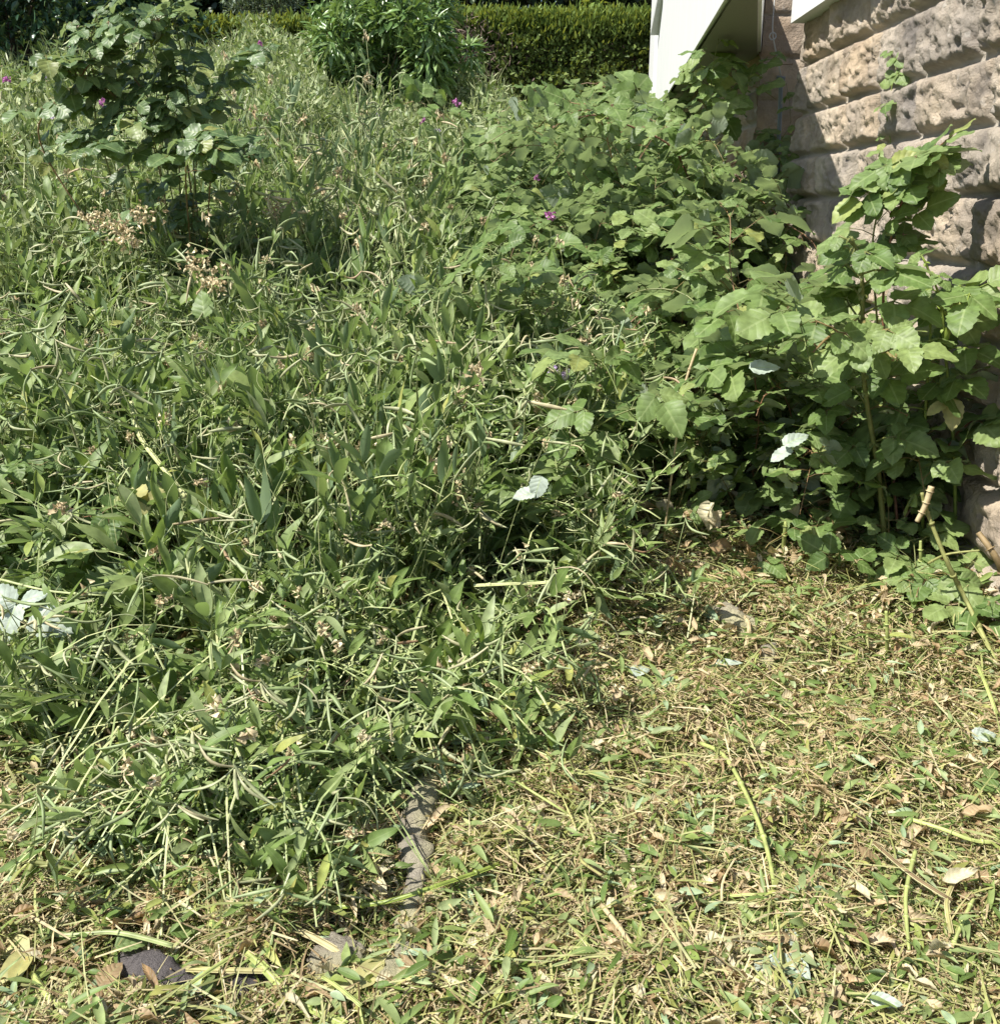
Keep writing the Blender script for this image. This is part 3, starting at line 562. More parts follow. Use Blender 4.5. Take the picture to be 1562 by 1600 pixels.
def woody(name, label, cat, base, c, R, n, tpl, L, W, mat, r, group=None, trunk=.05, **kw):
    base = np.asarray(base, float); t = thing(name, label, cat, tuple(base), group); m = MB(); cs = crown(m, np.asarray(c)-base, R, n, tpl, L, W, r, **kw); m.build('crown', M[mat], t)
    k = MB(); top = np.asarray(c)-base; k.tube(smooth_path([[0, 0, -.1], top*.3+[.05, 0, 0], top*.6, top*.95], 10), np.linspace(trunk, trunk*.4, 10), 8)
    for e in cs[::3]: s = top*r.uniform(.25, .8); k.tube(smooth_path([s, (s+e)/2+[0, 0, .05], e], 6), np.linspace(trunk*.35, trunk*.08, 6), 5)
    k.build('trunk', M['bark'], t); return t
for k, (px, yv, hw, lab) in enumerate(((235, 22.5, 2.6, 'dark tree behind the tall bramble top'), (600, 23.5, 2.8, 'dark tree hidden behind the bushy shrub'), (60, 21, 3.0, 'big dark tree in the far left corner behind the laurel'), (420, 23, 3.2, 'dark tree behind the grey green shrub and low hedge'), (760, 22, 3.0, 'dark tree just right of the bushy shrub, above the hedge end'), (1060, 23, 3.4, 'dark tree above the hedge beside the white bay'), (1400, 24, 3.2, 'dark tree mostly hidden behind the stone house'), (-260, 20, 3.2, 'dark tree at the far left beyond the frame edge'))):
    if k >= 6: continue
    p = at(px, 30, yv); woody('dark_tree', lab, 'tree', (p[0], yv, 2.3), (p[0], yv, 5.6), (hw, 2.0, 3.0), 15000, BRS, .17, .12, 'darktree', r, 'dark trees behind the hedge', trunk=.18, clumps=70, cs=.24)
p = at(60, 60, 12.5); woody('laurel_bush', 'glossy dark laurel bush in the upper left corner', 'bush', (p[0]-.3, 12.5, 2.5), (p[0]-.35, 12.6, 3.55), (1.5, .9, 1.45), 9000, PEA, .13, .05, 'laurel', r, trunk=.06, clumps=60, cs=.25)
p = at(200, 40, 14); woody('laurel_bush', 'dark leafy bush behind the tall bramble and right of the laurel corner', 'bush', (p[0], 14, 2.8), (p[0], 14.2, 3.7), (1.0, .7, 1.4), 5000, PEA, .12, .05, 'laurel', r, trunk=.05, clumps=40)
p = at(590, 70, 11.9); pb_ = (p[0], 11.9, 2.25); woody('leafy_shrub', 'bushy shrub with long drooping glossy leaves in front of the hedge', 'shrub', pb_, (p[0]+.02, 11.9, 3.1), (1.08, .7, 1.0), 6800, PEA, .15, .04, 'shrub', r, trunk=.03, clumps=60, droop=.3, cs=.17)
p = at(415, 20, 18); woody('grey_shrub', 'small grey green shrub above the low yellowish hedge', 'shrub', (p[0], 18, 3), (p[0], 18, p[2]+.1), (.6, .5, .6), 4500, NAR, .09, .025, 'greyshrub', r, trunk=.03, clumps=30)
p = at(925, 8, 14.6); woody('hedge_seedling', 'thin leafy shoot poking up from the hedge top', 'shoot', (p[0], 14.6, zt-.1), (p[0], 14.6, p[2]+.02), (.17, .1, .13), 60, PEA, .09, .045, 'hedgetop', r, trunk=.006, clumps=8)
# ================================================================== vegetation zones
BPTS = np.array([(-400, 1075), (0, 1075), (180, 1080), (300, 1150), (480, 1160), (640, 1110), (770, 1020), (835, 945), (860, 890), (1000, 872), (1200, 862), (1400, 870), (1562, 880), (2000, 900)])
def front_line(px): return np.interp(px, BPTS[:, 0], BPTS[:, 1])
BR = [(905, 1000), (905, 600), (800, 520), (655, 480), (640, 310), (720, 240), (760, 190), (1020, 110), (1700, 60), (1700, 1000)]
def inpoly(x, y, P):
    c = False; n = len(P)
    for i in range(n):
        x1, y1 = P[i]; x2, y2 = P[(i+1) % n]
        if (y1 > y) != (y2 > y) and x < (x2-x1)*(y-y1)/(y2-y1)+x1: c = not c
    return c
r = np.random.default_rng(4)
# -------- pea prototypes
PP = []
def proto_pea(kind, s):
    r = np.random.default_rng(s)
    if kind == 'up': paths = rand_paths(r, 5, .82, (0, 0), 1.6, .7, .5); a = dict(size=.145, pods=.14, dens=.062)
    elif kind == 'pod': paths = rand_paths(r, 5, .85, (0, 0), 1.8, .6, .45); a = dict(size=.125, pods=.38, wide=.26, dens=.066)
    else: paths = rand_paths(r, 6, .85, (0, -1.2), .6, .75, .5); a = dict(size=.135, pods=.2, wide=.25, winged=.0075, stalks=False)
    t = thing('sweet_pea_plant', 'x', 'sweet pea'); finish_pea(t, pea_plant(paths, r, **a)); return t
protos = {'up': [proto_pea('up', 100+k) for k in range(6)], 'pod': [proto_pea('pod', 200+k) for k in range(6)], 'flat': [proto_pea('flat', 300+k) for k in range(6)]}
used = set()
def place(plist, loc, rz, sc, label, group, tilt=(0, 0), zs=1.):
    src = plist[r.integers(len(plist))]
    if src.name not in used: used.add(src.name); o = src
    else: o = copy_tree(src)
    o.location = loc; o.rotation_euler = (tilt[0], tilt[1], rz); o.scale = (sc, sc, sc*zs); qx, qy = proj(loc[0], loc[1], loc[2]+.35*sc); o['label'] = where_label(label, qx, qy); o['group'] = group; return o
def fill(n_try, y0, y1, x0, x1, mind, ok, bias=1.0):
    pts = []
    for _ in range(n_try):
        y = y0+(y1-y0)*r.random()**bias; x = r.uniform(x0(y), x1(y))
        if not ok(x, y): continue
        md = mind(y)
        if pts and np.min(np.hypot(np.array(pts)[:, 0]-x, np.array(pts)[:, 1]-y)) < md: continue
        pts.append((x, y))
    return pts
def edge(x, y): px, py = proj(x, y, G(x, y)); return front_line(px)-py, px, py
def ok_pea(x, y):
    e, px, py = edge(x, y); 
    if e < 0 or px < -120: return False
    tx, ty = proj(x, y, G(x, y)+.55); return not inpoly(tx, ty, BR)
pts = fill(9000, 2.3, 8.2, lambda y: -.56*y-.15, lambda y: .12*y+.35, lambda y: .125+.02*y, ok_pea)
print('pea', len(pts))
for x, y in pts:
    e, px, py = edge(x, y); z = float(G(x, y)); k = min(1, e/170)
    if k < .35: kind = 'flat'; lab = 'low sprawling sweet pea'; gp = 'sprawling sweet peas along the front edge'; rz = r.uniform(-.8, .8)
    elif y > 4.8: kind = 'pod' if r.random() < .6 else 'up'; lab = 'podded sweet pea'; gp = 'podded sweet peas in the middle'; rz = r.uniform(0, 6.28)
    else: kind = 'up' if r.random() < .65 else 'pod'; lab = 'leafy sweet pea'; gp = 'leafy sweet peas behind the front edge'; rz = r.uniform(0, 6.28)
    place(protos[kind], (x, y, z), rz, r.uniform(.85, 1.15), lab, gp, (r.uniform(-.25, .25), r.uniform(-.25, .25)), zs=(.5+.35*k)*r.uniform(.75, 1.35)*(1+.12*max(0, y-4.5))*(1+.35*math.exp(-((px-560)/260)**2)) if kind != 'flat' else 1.0)
# -------- front sprawl beyond the base line
for px, py in [(330, 1240), (400, 1270), (470, 1240), (600, 1200), (720, 1130), (140, 1120), (260, 1180), (330, 1150), (400, 1190), (470, 1160), (540, 1190), (600, 1150), (300, 1240), (430, 1230), (660, 1120), (30, 1060), (720, 1060), (560, 1090), (180, 1060), (440, 1080), (640, 1020), (360, 1040), (500, 1010), (800, 960)]:
    p = gnd(px, py); place(protos['flat'], tuple(p), r.uniform(-1.0, .9), r.uniform(.7, .95), 'low sprawling sweet pea', 'sprawling sweet peas along the front edge')
# -------- bramble prototypes
def proto_br(s, L=1.15, size=.114, n=4, up=1.5):
    r = np.random.default_rng(s); t = thing('bramble', 'x', 'bramble')
    c, l = bramble(rand_paths(r, n, L, (0, 0), up, .8, .75), r, size=size, dens=.062); c.build('cane', M['cane'], t); l.build('foliage', M['bram'], t); return t
pbr = [proto_br(400+k) for k in range(8)]; pbs = [proto_br(500+k, .75, .10, 4, 1.2) for k in range(4)]
def ok_br(x, y):
    e, px, py = edge(x, y)
    if e < 0 or x > wall_x(y)-.15: return False
    tx, ty = proj(x, y, G(x, y)+.65); return inpoly(tx, ty, BR) and tx < 1750
pts = fill(5000, 3.9, 12.8, lambda y: -.15*y+.2, lambda y: wall_x(y), lambda y: .19+.021*y, ok_br)
print('bramble', len(pts))
for x, y in pts:
    e, px, py = edge(x, y); z = float(G(x, y)); front = e < 60; near = x > wall_x(y)-.8
    lab, gp = (('low bramble', 'brambles at the foot of the bank') if front else ('bramble by the wall', 'brambles against the wall') if near else ('leafy bramble', 'brambles in the middle of the bank') if y < 8 else ('distant bramble', 'brambles below the hedge'))
    place(pbs if front else pbr, (x, y, z), r.uniform(0, 6.28), r.uniform(.72, 1.28)*(1+.07*min(3, max(0, y-5.5)))*(1.05 if near else 1), lab, gp, (r.uniform(-.35, .35), r.uniform(-.35, .35)), zs=r.uniform(.8, 1.2))
for _ in range(12):
    px = r.uniform(700, 1000); py = r.uniform(340, 800); p = at(px, py, 1); 
    d_ = gnd(px, py, .45); 
    if d_[0] > wall_x(d_[1])-.3: continue
    place(protos['pod'], (d_[0], d_[1], float(G(d_[0], d_[1]))+.1), r.uniform(0, 6.28), r.uniform(.85, 1.05), 'pea strand among brambles', 'sweet pea strands tangled in the brambles')
for px, py, sc_, zz in ((1045, 172, 1.25, 1.5), (1078, 172, 1.2, 1.5), (1030, 175, 1.15, 1.45), (1062, 170, 1.15, 1.45), (1095, 175, 1.1, 1.4), (1135, 190, 1.05, 1.3), (1000, 190, 1.1, 1.3), (960, 200, 1.1, 1.2)):
    p = at(px, py, 6.9); place(pbr, (p[0], 6.9, float(G(p[0], 6.9))), r.uniform(0, 6), sc_, 'tall bramble', 'brambles piled up below the white bay', zs=zz)
for px, py, sc_ in ((1130, 850, .9), (1180, 835, 1.0), (1225, 840, .9), (1270, 845, 1.0), (1310, 835, .95), (1345, 850, .8), (1240, 790, 1.15), (1290, 790, 1.0), (1200, 760, 1.0)):
    p = gnd(px, py-28); place(pbr, tuple(p), r.uniform(0, 6), sc_*.82, 'full leafy bramble', 'brambles in front of the wall foot', (.15, 0))
# -------- low brambles among the peas at left
for px, py, s in ((60, 700, .75), (150, 760, .7), (40, 800, .75), (0, 740, .75), (100, 830, .7), (330, 470, .7), (520, 190, .9), (560, 240, .8), (250, 290, .9)):
    p = gnd(px, py+120*(py > 400), 0.05); place(pbs, tuple(p), r.uniform(0, 6), s*1.2, 'bramble among peas', 'brambles among the sweet peas')
# ------------------------------------------------------------------ far meadow of peas as one mass
r = np.random.default_rng(9)
n = 300000; y = 5.4+8.4*r.random(n)**.85; x = r.uniform(-.60*y-.3, .35*y); tx, ty = proj(x, y, G(x, y)+.6); cut = np.interp(ty, [90, 180, 240, 310, 480, 600], [1020, 800, 745, 660, 680, 800])
keep = (tx < cut+r.normal(size=n)*25) & (tx > -120) & (x < 1.3+0*y); x = x[keep]; y = y[keep]; n = len(x)
hh = .35+1.0*(fbm(x*1.4, y*1.4, 0, 3, 33)-.2)+.6*(fbm(x*4, y*4, 0, 2, 12)-.5)+.25*np.clip((y-9)/3, 0, 1)*np.clip(-x/2, 0, 1); ramp_in = np.clip((y-5.2)/.6, .5, 1)
f = r.random(n)**.55; z = G(x, y)+hh*f*ramp_in; P = np.stack([x, y, z], -1)
print('meadow', n)
k = r.random(n); mead = MB()
s = k < .74; c = int(s.sum()); mead.inst(NAR[0], P[s], nrm(rdir(c, r)*.8+[0, 0, .6]), rdir(c, r), r.uniform(.06, .15, c), r.uniform(.014, .036, c), np.clip(r.random(c)*.6+.4*fbm(P[s, 0]*2, P[s, 1]*2, P[s, 2]*3, 2, 91), 0, .99), 0)
s = (k >= .74) & (k < .84); c = int(s.sum()); mead.inst(STR[1], P[s], nrm(rdir(c, r)*.5+[0, 0, 1]), rdir(c, r), r.uniform(.1, .28, c), r.uniform(.003, .006, c), r.random(c), 1)
s = k >= .92; P2 = P[s].copy(); c = len(P2); P2[:, 2] += .08; mead.inst(NAR[1], P2, nrm(rdir(c, r)*[1, 1, .5]), rdir(c, r), r.uniform(.06, .11, c), r.uniform(.009, .014, c), r.random(c), 2)
tag(mead.build('sweet_pea_meadow', [M['peafar'], M['peastem'], M['pod']]), 'dense pale tangle of podded sweet peas covering the slope up to the hedge', 'meadow plants', kind='stuff')
# -------- flowers rising from the meadow
def flower_plant(px, py, y, mat, label, size=1., group='small blossoms standing out of the green'):
    p = at(px, py, y); gz = float(G(p[0], p[1])); t = thing('sweet_pea_flower', label, 'flower', (p[0], p[1], gz), group); h = p[2]-gz
    m = MB(); m.tube(smooth_path([[0.02, 0.03, 0], [.01, 0, h*.5], [0, 0, h]], 8), .002, 4, .5); m.build('stem', M['peastem'], t)
    m = MB(); c = int(7*size+9); b = np.array([0, 0, h])+r.normal(size=(c, 3))*.02*size
    for s_ in range(3): m.inst(BRS[s_ % 2], b, nrm(rdir(c, r)+[0, -.8, .2]), nrm(rdir(c, r)+[0, -1, 0]), .03*size*r.uniform(.7, 1.2, c), .032*size*r.uniform(.7, 1.2, c), r.random(c))
    m.build('petals', M[mat], t); return t
for px, py, y, mt, lb, s in ((711, 162, 10.5, 'pink', 'bright pink blossom in front of the hedge corner', 1.3), (661, 189, 10, 'pink', 'pink blossom left of the one at the hedge corner', 1.0), (683, 204, 9.8, 'lilac', 'pale lilac blossom below the two pink ones near the hedge', .9), (405, 69, 11.5, 'pink', 'pink blossom highest up, near the low yellowish hedge', 1.3), (400, 103, 11, 'lilac', 'lilac blossom just under the highest pink one', 1.1), (371, 183, 8.5, 'pink', 'deep pink blossom right of the tall bramble', 1.1), (160, 161, 8, 'pink', 'pink blossom seen through the tall bramble, upper of two', 1.0), (198, 188, 8, 'lilac', 'lilac blossom seen through the tall bramble, lower of two', 1.0), (70, 117, 9.5, 'lilac', 'lilac blossom below the laurel bush', 1.2), (8, 125, 9.5, 'pink', 'dull pink blossom at the left edge of the view below the laurel', 1.1), (860, 336, 6.6, 'pink', 'pink blossom among the bramble leaves', 1.0), (837, 277, 7.6, 'pink', 'small pink blossom higher up among the brambles', .8), (862, 580, 4.3, 'lilac', 'lilac and white blossom at the edge between peas and brambles', 1.0), (880, 588, 4.3, 'lilac', 'whitish fading blossom just right of the lilac one', .9), (85, 178, 8, 'lilac', 'faint lilac blossom left of the tall bramble cane', 1.0), (590, 180, 9.6, 'lilac', 'tiny lilac blossom below the bushy shrub', .7)):
    flower_plant(px, py, y, mt, lb, s*.62)
def withered(px, py, y, label, s=1.):
    p = at(px, py, y); gz = float(G(p[0], p[1])); t = thing('withered_flower_head', label, 'withered flower', (p[0], p[1], gz), 'withered flower heads'); h = p[2]-gz
    m = MB(); m.tube(smooth_path([[.03, .04, 0], [.02, .03, h*.5], [0, 0, h]], 8), .0025, 4, .5); m.build('stem', M['peastem'], t)
    m = MB(); c = int(38*s); b = np.array([0, 0, h])+r.normal(size=(c, 3))*[.032*s, .022*s, .022*s]; m.inst(DRY[0], b, nrm(rdir(c, r)+[0, 0, -.4]), rdir(c, r), r.uniform(.018, .036, c), r.uniform(.010, .02, c), r.random(c)); m.build('petals', M['dryflower'], t)
for px, py, y, lb, s in ((150, 338, 5.3, 'cream withered flower head at the far left of its row', 1.3), (185, 352, 5.2, 'cream withered flower head in the middle of its row', 1.5), (222, 335, 5.3, 'cream withered flower head at the right end of its row', 1.3), (200, 375, 5.1, 'withered flower head hanging just under its cream row', 1.0), (310, 412, 4.8, 'cream withered head right of and below the upper row', 1.3), (330, 440, 4.7, 'tan withered head under the cream one beside the round leaf', 1.2), (432, 320, 5.6, 'cream withered head below the dark bramble foot', 1.2), (707, 722, 3.6, 'dusky withered head, upper of the pair in the centre', .9), (710, 775, 3.45, 'brown fuzzy withered head, lower of the pair in the centre', 1.1), (518, 690, 3.7, 'tan withered head left of the centre pair', .9), (815, 680, 3.8, 'brown withered head right of the centre pair', .9), (1445, 745, 3.4, 'brown withered tuft on the broken straw stem near the wall', .6)):
    if px != 1445: withered(px, py, y, lb, s)
# -------- tall bramble at left
r = np.random.default_rng(14)
b0 = np.array([at(270, 330, 6.0)[0], 6.0, float(G(-1.8, 6.0))])
def W(px, py, y): return at(px, py, y)-b0
t = thing('tall_bramble', 'tall arching bramble with round leaves standing above the left of the patch', 'bramble', tuple(b0))
paths = [[(0, 0, 0), W(70, 240, 5.9), W(110, 150, 5.7), W(150, 88, 5.6), W(215, 38, 5.5), W(250, 30, 5.4)], [(0.1, 0, 0), W(250, 200, 6), W(248, 110, 5.8), W(225, 45, 5.6), W(190, 5, 5.5)], [(0, .1, 0), W(240, 230, 5.9), W(180, 150, 5.7), W(100, 110, 5.5), W(50, 130, 5.4)], [(.1, .1, 0), W(300, 220, 6), W(290, 120, 5.8), W(275, 40, 5.6), W(262, -10, 5.6)], [(.1, 0, 0), W(290, 240, 6), W(230, 150, 5.8), W(160, 60, 5.7), W(110, 40, 5.6)], [(-.1, 0, 0), W(160, 230, 5.8), W(150, 140, 5.7), W(140, 70, 5.6), W(160, 10, 5.6)], [(0, 0, 0), W(310, 230, 5.8), W(360, 120, 5.8), W(420, 75, 5.7)], [(.1, 0, 0), W(330, 270, 5.6), W(360, 240, 5.4), W(390, 250, 5.3)], [(.1, 0, 0), W(290, 270, 5.5), W(330, 230, 5.3), W(320, 250, 5.2)], [(0, 0, 0), W(200, 260, 5.6), W(150, 220, 5.4), W(120, 250, 5.3)], [(0, 0, 0), W(250, 260, 5.8), W(220, 190, 5.6), W(190, 200, 5.5)], [(0, 0, 0), W(280, 260, 5.8), W(280, 190, 5.6), W(260, 160, 5.5)]]
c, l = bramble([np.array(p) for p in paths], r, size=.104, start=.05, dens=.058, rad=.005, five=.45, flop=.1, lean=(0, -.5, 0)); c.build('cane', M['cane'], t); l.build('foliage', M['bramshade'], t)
for px, py, lb in ((120, 300, 'low bramble left of the tall bramble foot'), (180, 280, 'low bramble just left of the tall canes'), (230, 250, 'bushy bramble hiding the base of the tall canes'), (60, 250, 'low bramble farthest left of the tall bramble'), (280, 240, 'bushy bramble behind the right side of the tall canes'), (300, 285, 'dark leaved bramble at the shaded foot of the tall bramble, left one'), (350, 300, 'dark leaved bramble at the shaded foot of the tall bramble, right one')):
    p = at(px, py, 5.9); o = copy_tree(pbs[0]); o.location = (p[0], p[1], float(G(p[0], p[1]))+.1); o.scale = (1.3,)*3; o['label'] = lb; o['group'] = 'brambles at the tall bramble foot'
# -------- canes by the wall at right (each a plant)
def wall_bramble(paths, label, size, base, mat='greencane', rad=.011, seed=1, **kw):
    base = np.asarray(base, float); t = thing('wall_bramble', label, 'bramble', tuple(base)); c, l = bramble([np.array(p)-base for p in paths], np.random.default_rng(seed), size=size, rad=rad, **kw)
    c.build('cane', M[mat], t); l.build('foliage', M['bram'], t); return t
b = gnd(1490, 885); y0 = b[1]-.0
def A(px, py, y): return at(px, py, y)
wall_bramble([[b, A(1492, 780, y0), A(1487, 650, y0-.03), A(1475, 540, y0-.06), A(1470, 470, y0-.1), A(1440, 400, y0-.12)], [A(1475, 540, y0-.06), A(1500, 460, y0-.15), A(1530, 480, y0-.2)]], 'thick green cane rising against the wall with broad leaves at its tip', .125, b, seed=3, start=.5, dens=.06, lean=(-.4, -.5, 0), flop=.1, up=.6, five=.3)
b = gnd(1442, 875); yb = b[1]
wall_bramble([[b, A(1441, 800, yb), A(1446, 640, yb-.05), A(1454, 505, yb-.08)]], 'shaded upright cane cut off flat at the top near the wall', .11, b, seed=8, start=.4, dens=.08, lean=(-.5, -.5, 0), up=.5)
b = gnd(1385, 880); yb = b[1]
wall_bramble([[b, A(1372, 740, yb), A(1350, 600, yb-.05), A(1347, 480, yb-.1), A(1345, 420, yb-.15), A(1330, 370, yb-.2)], [A(1350, 560, yb-.05), A(1310, 520, yb-.25), A(1270, 550, yb-.35)], [A(1347, 500, yb-.1), A(1380, 545, yb-.3), A(1400, 560, yb-.4)]], 'reddish cane with the largest round leaves in front of the wall', .138, b, 'cane', seed=5, start=.3, dens=.065, lean=(-.3, -.6, .2), up=.6, five=.35)
b = gnd(1405, 860)
wall_bramble([[b, A(1380, 520, b[1]+.05), A(1390, 380, b[1]), A(1420, 290, b[1]-.05), A(1455, 245, b[1]-.1), A(1480, 270, b[1]-.12)], [b, A(1370, 500, b[1]+.1), A(1365, 360, b[1]+.05), A(1400, 280, b[1]), A(1440, 250, b[1]-.1)]], 'leafy cane arching up across the middle of the wall', .11, b, 'cane', seed=6, start=.35, dens=.05, rad=.006, lean=(-.6, -.3, 0), up=.5)
b = at(1385, 300, 5.0); yb = 5.1
wall_bramble([[b, A(1392, 230, yb), A(1385, 180, yb), A(1400, 100, yb), A(1398, 65, yb)]], 'slim young shoot climbing up the face of the stone wall', .075, b, 'greencane', seed=12, start=.1, dens=.06, rad=.003, lean=(-.7, -.3, 0), up=.6)
b = at(1215, 330, 7.1)
wall_bramble([[b, A(1225, 280, 7.15), A(1215, 230, 7.1), A(1235, 190, 7.15), A(1228, 130, 7.15)], [b, A(1245, 250, 7), A(1230, 235, 6.9)]], 'bramble climbing over the grey pipe in the recess', .115, b, 'cane', seed=15, start=.2, dens=.085, rad=.003, lean=(-.4, -.7, 0), up=.5)
b = at(1120, 200, 7.0)
wall_bramble([[b, A(1110, 150, 6.9), A(1115, 100, 6.8), A(1122, 60, 6.7)], [b, A(1085, 140, 7), A(1060, 115, 7)], [b, A(1095, 150, 7), A(1080, 110, 6.9)], [b, A(1150, 140, 7.1), A(1180, 135, 7.1), A(1212, 155, 7.1)]], 'bramble reaching up in front of the white bay', .12, b, 'cane', seed=18, start=.1, dens=.07, rad=.004, lean=(-.3, -.6, 0))
b = gnd(1360, 960, 0)
for px, py, lb, sd_ in ((1350, 905, 'low leafy bramble sprout on the cut litter near the wall', 31), (1450, 935, 'toothed dark green leaves low beside the straw stems', 32), (1520, 950, 'small dark leaves in the corner by the wall foot', 33), (1240, 820, 'low leafy clump under the largest wall leaves', 34)):
    b = gnd(px, py); q = rand_paths(np.random.default_rng(sd_), 4, .3, (0, -.3), .8, .8, .5, 5); wall_bramble([p+b for p in q], lb, .095, b, 'cane', seed=sd_, start=.2, dens=.06, rad=.003, lean=(0, -.5, 0))
b = at(1130, 250, 7.0)
wall_bramble([[A(1080, 290, 7), A(1050, 230, 6.8), A(980, 195, 6.7), A(930, 180, 6.6), A(900, 185, 6.5)]], 'long dark cane arching left over the top of the bank', .12, A(1080, 290, 7), 'redcane', seed=41, start=.2, dens=.12, rad=.006)
# -------- single stems, straws and leaves
def stem(name, label, cat, pts, rad, mat, flat=1., n=20, group=None, wing=0, rnd=.5):
    pts = [np.asarray(p, float) for p in pts]; base = pts[0]; t_ = MB(); P = smooth_path([p-base for p in pts], n)
    t_.tube(P, np.linspace(rad, rad*.7, n), 6, rnd, flat=flat)
    for i in range(3, n-2, 5): t_.tube([P[i]-(P[i+1]-P[i])*.12, P[i]+(P[i+1]-P[i])*.12], rad*1.35, 6, rnd)
    if wing: t_.ribbon(P, wing, rnd=rnd, keel=.1)
    o = t_.build(name, M[mat]); o.location = base; return tag(o, label, cat, group)
def gp(px, py, h=.03): return gnd(px, py, h+.015)
stem('bramble_cane', 'bright lime cane arching down over the cut grass', 'cane', [gp(1095, 1162, .05), gp(1130, 1180, .07), gp(1160, 1230, .08), gp(1190, 1300, .08), gp(1207, 1370, .07), gp(1212, 1430, .05), gp(1200, 1490, .03)], .0065, 'limecane', n=26)
stem('bent_straw', 'bent straw folded to a sharp angle at the lower left', 'straw', [gp(20, 1435), gp(32, 1395, .06), gp(52, 1348, .10), gp(56, 1347, .1), gp(110, 1360, .08), gp(175, 1378, .05)], .007, 'straw', rnd=.55)
stem('bent_straw', 'pale folded straw like a narrow V on the grass', 'straw', [gp(940, 1415, .05), gp(975, 1460, .06), gp(1008, 1512, .03), gp(1005, 1514, .03), gp(970, 1495, .03), gp(945, 1450, .03)], .006, 'straw', rnd=.6)
stem('clipped_shoot', 'long green stem lying slantwise across the lower centre', 'stem', [gp(520, 1418, .05), gp(600, 1410, .07), gp(680, 1385, .09), gp(760, 1358, .07), gp(790, 1345, .05)], .0055, 'greencane', wing=.007)
stem('clipped_shoot', 'long winged stem slanting into the bottom left corner', 'stem', [gp(330, 1440, .06), gp(400, 1500, .07), gp(460, 1560, .05), gp(540, 1602, .04)], .0055, 'limecane', wing=.010)
stem('clipped_shoot', 'curved pale green stem sweeping up from the bottom left', 'stem', [gp(50, 1520, .04), gp(90, 1570, .05), gp(170, 1585, .07), gp(260, 1560, .08), gp(330, 1515, .08), gp(370, 1490, .08)], .005, 'limecane', wing=.006)
stem('clipped_shoot', 'grey green stem lying across the left above the dark stone', 'stem', [gp(10, 1430, .04), gp(90, 1460, .06), gp(180, 1457, .07), gp(270, 1478, .05)], .005, 'peastem', wing=.007)
yb = gnd(1490, 900)[1]
stem('bramble_cane', 'pale dangling cane hanging straight down before the brambles', 'cane', [A(1088, 545, 3.9), A(1070, 600, 3.85), A(1060, 660, 3.8), A(1048, 750, 3.75), A(1037, 842, 3.75)], .0055, 'straw', rnd=.72)
stem('bent_straw', 'broken straw stem with ragged tip leaning left near the wall', 'straw', [gp(1560, 1045, .02), A(1510, 940, 3.25), A(1480, 880, 3.25), A(1448, 800, 3.3), A(1440, 770, 3.3)], .009, 'straw', rnd=.6)
stem('bent_straw', 'short pale frayed stem forked off the broken straw', 'straw', [A(1455, 760, 3.28), A(1445, 790, 3.28), A(1432, 815, 3.28)], .011, 'straw', rnd=.7)
stem('bent_straw', 'thick frayed straw stump leaning at the right edge', 'straw', [gp(1590, 960, .02), A(1560, 880, 3.2), A(1528, 832, 3.25)], .014, 'straw', rnd=.68)
stem('bent_straw', 'thin arched straw bridging between the two leaning stumps', 'straw', [A(1450, 880, 3.3), A(1480, 866, 3.25), A(1530, 860, 3.2)], .005, 'straw', rnd=.7)
stem('clipped_shoot', 'short upright green stump in front of the wall brambles', 'stem', [gp(1222, 870, 0), A(1226, 830, gp(1222, 870)[1]), A(1227, 815, gp(1222, 870)[1])], .009, 'limecane')
stem('clipped_shoot', 'bright yellow green sprout stump right of the shorter stump', 'stem', [gp(1284, 885, 0), A(1276, 850, gp(1284, 885)[1]), A(1270, 825, gp(1284, 885)[1])], .010, 'limecane')
stem('clipped_shoot', 'upright cut reed in front of the low bramble sprout', 'stem', [gp(1440, 905, 0), A(1438, 870, gp(1440, 905)[1]), A(1438, 845, gp(1440, 905)[1])], .008, 'limecane')
stem('clipped_shoot', 'upright cut green stem standing alone on the litter', 'stem', [gp(1385, 1035, 0), A(1386, 990, gp(1385, 1035)[1]), A(1384, 955, gp(1385, 1035)[1])], .008, 'limecane')
stem('clipped_shoot', 'slanting green stem across the grass right of the lime cane', 'stem', [gp(1150, 1265), gp(1220, 1225, .05), gp(1310, 1200, .05)], .005, 'limecane')
stem('clipped_shoot', 'long yellow green stem at the right edge, nearly level', 'stem', [gp(1420, 1280, .05), gp(1470, 1295, .06), gp(1530, 1315, .05), gp(1590, 1310, .04)], .006, 'limecane', wing=.007)
stem('clipped_shoot', 'upper green stem at the right edge beside the pale leaf', 'stem', [gp(1280, 1175, .04), gp(1340, 1145, .05), gp(1400, 1125, .05)], .006, 'limecane')
stem('clipped_shoot', 'upright bent stem at lower right', 'stem', [gp(1430, 1330, .06), gp(1415, 1400, .06), gp(1420, 1485, .03)], .0055, 'limecane')
stem('clipped_shoot', 'pair stem slanting at the lower right corner', 'stem', [gp(1520, 1405, .05), gp(1500, 1450, .05), gp(1475, 1510, .03)], .005, 'limecane')
stem('clipped_shoot', 'lime stem leaning out of the bottom edge under the white leaves', 'stem', [gp(1190, 1520, .06), gp(1165, 1560, .06), gp(1130, 1610, .05)], .006, 'limecane')
stem('clipped_shoot', 'wide ribbed green blade leaning out of the bottom edge', 'stem', [gp(1195, 1525, .06), gp(1215, 1560, .06), gp(1240, 1615, .05)], .005, 'peastem', wing=.018)
stem('clipped_shoot', 'pale stem hanging down on the left front of the peas', 'stem', [A(128, 1075, 2.7), A(130, 1110, 2.65), A(128, 1165, 2.6)], .006, 'limecane')
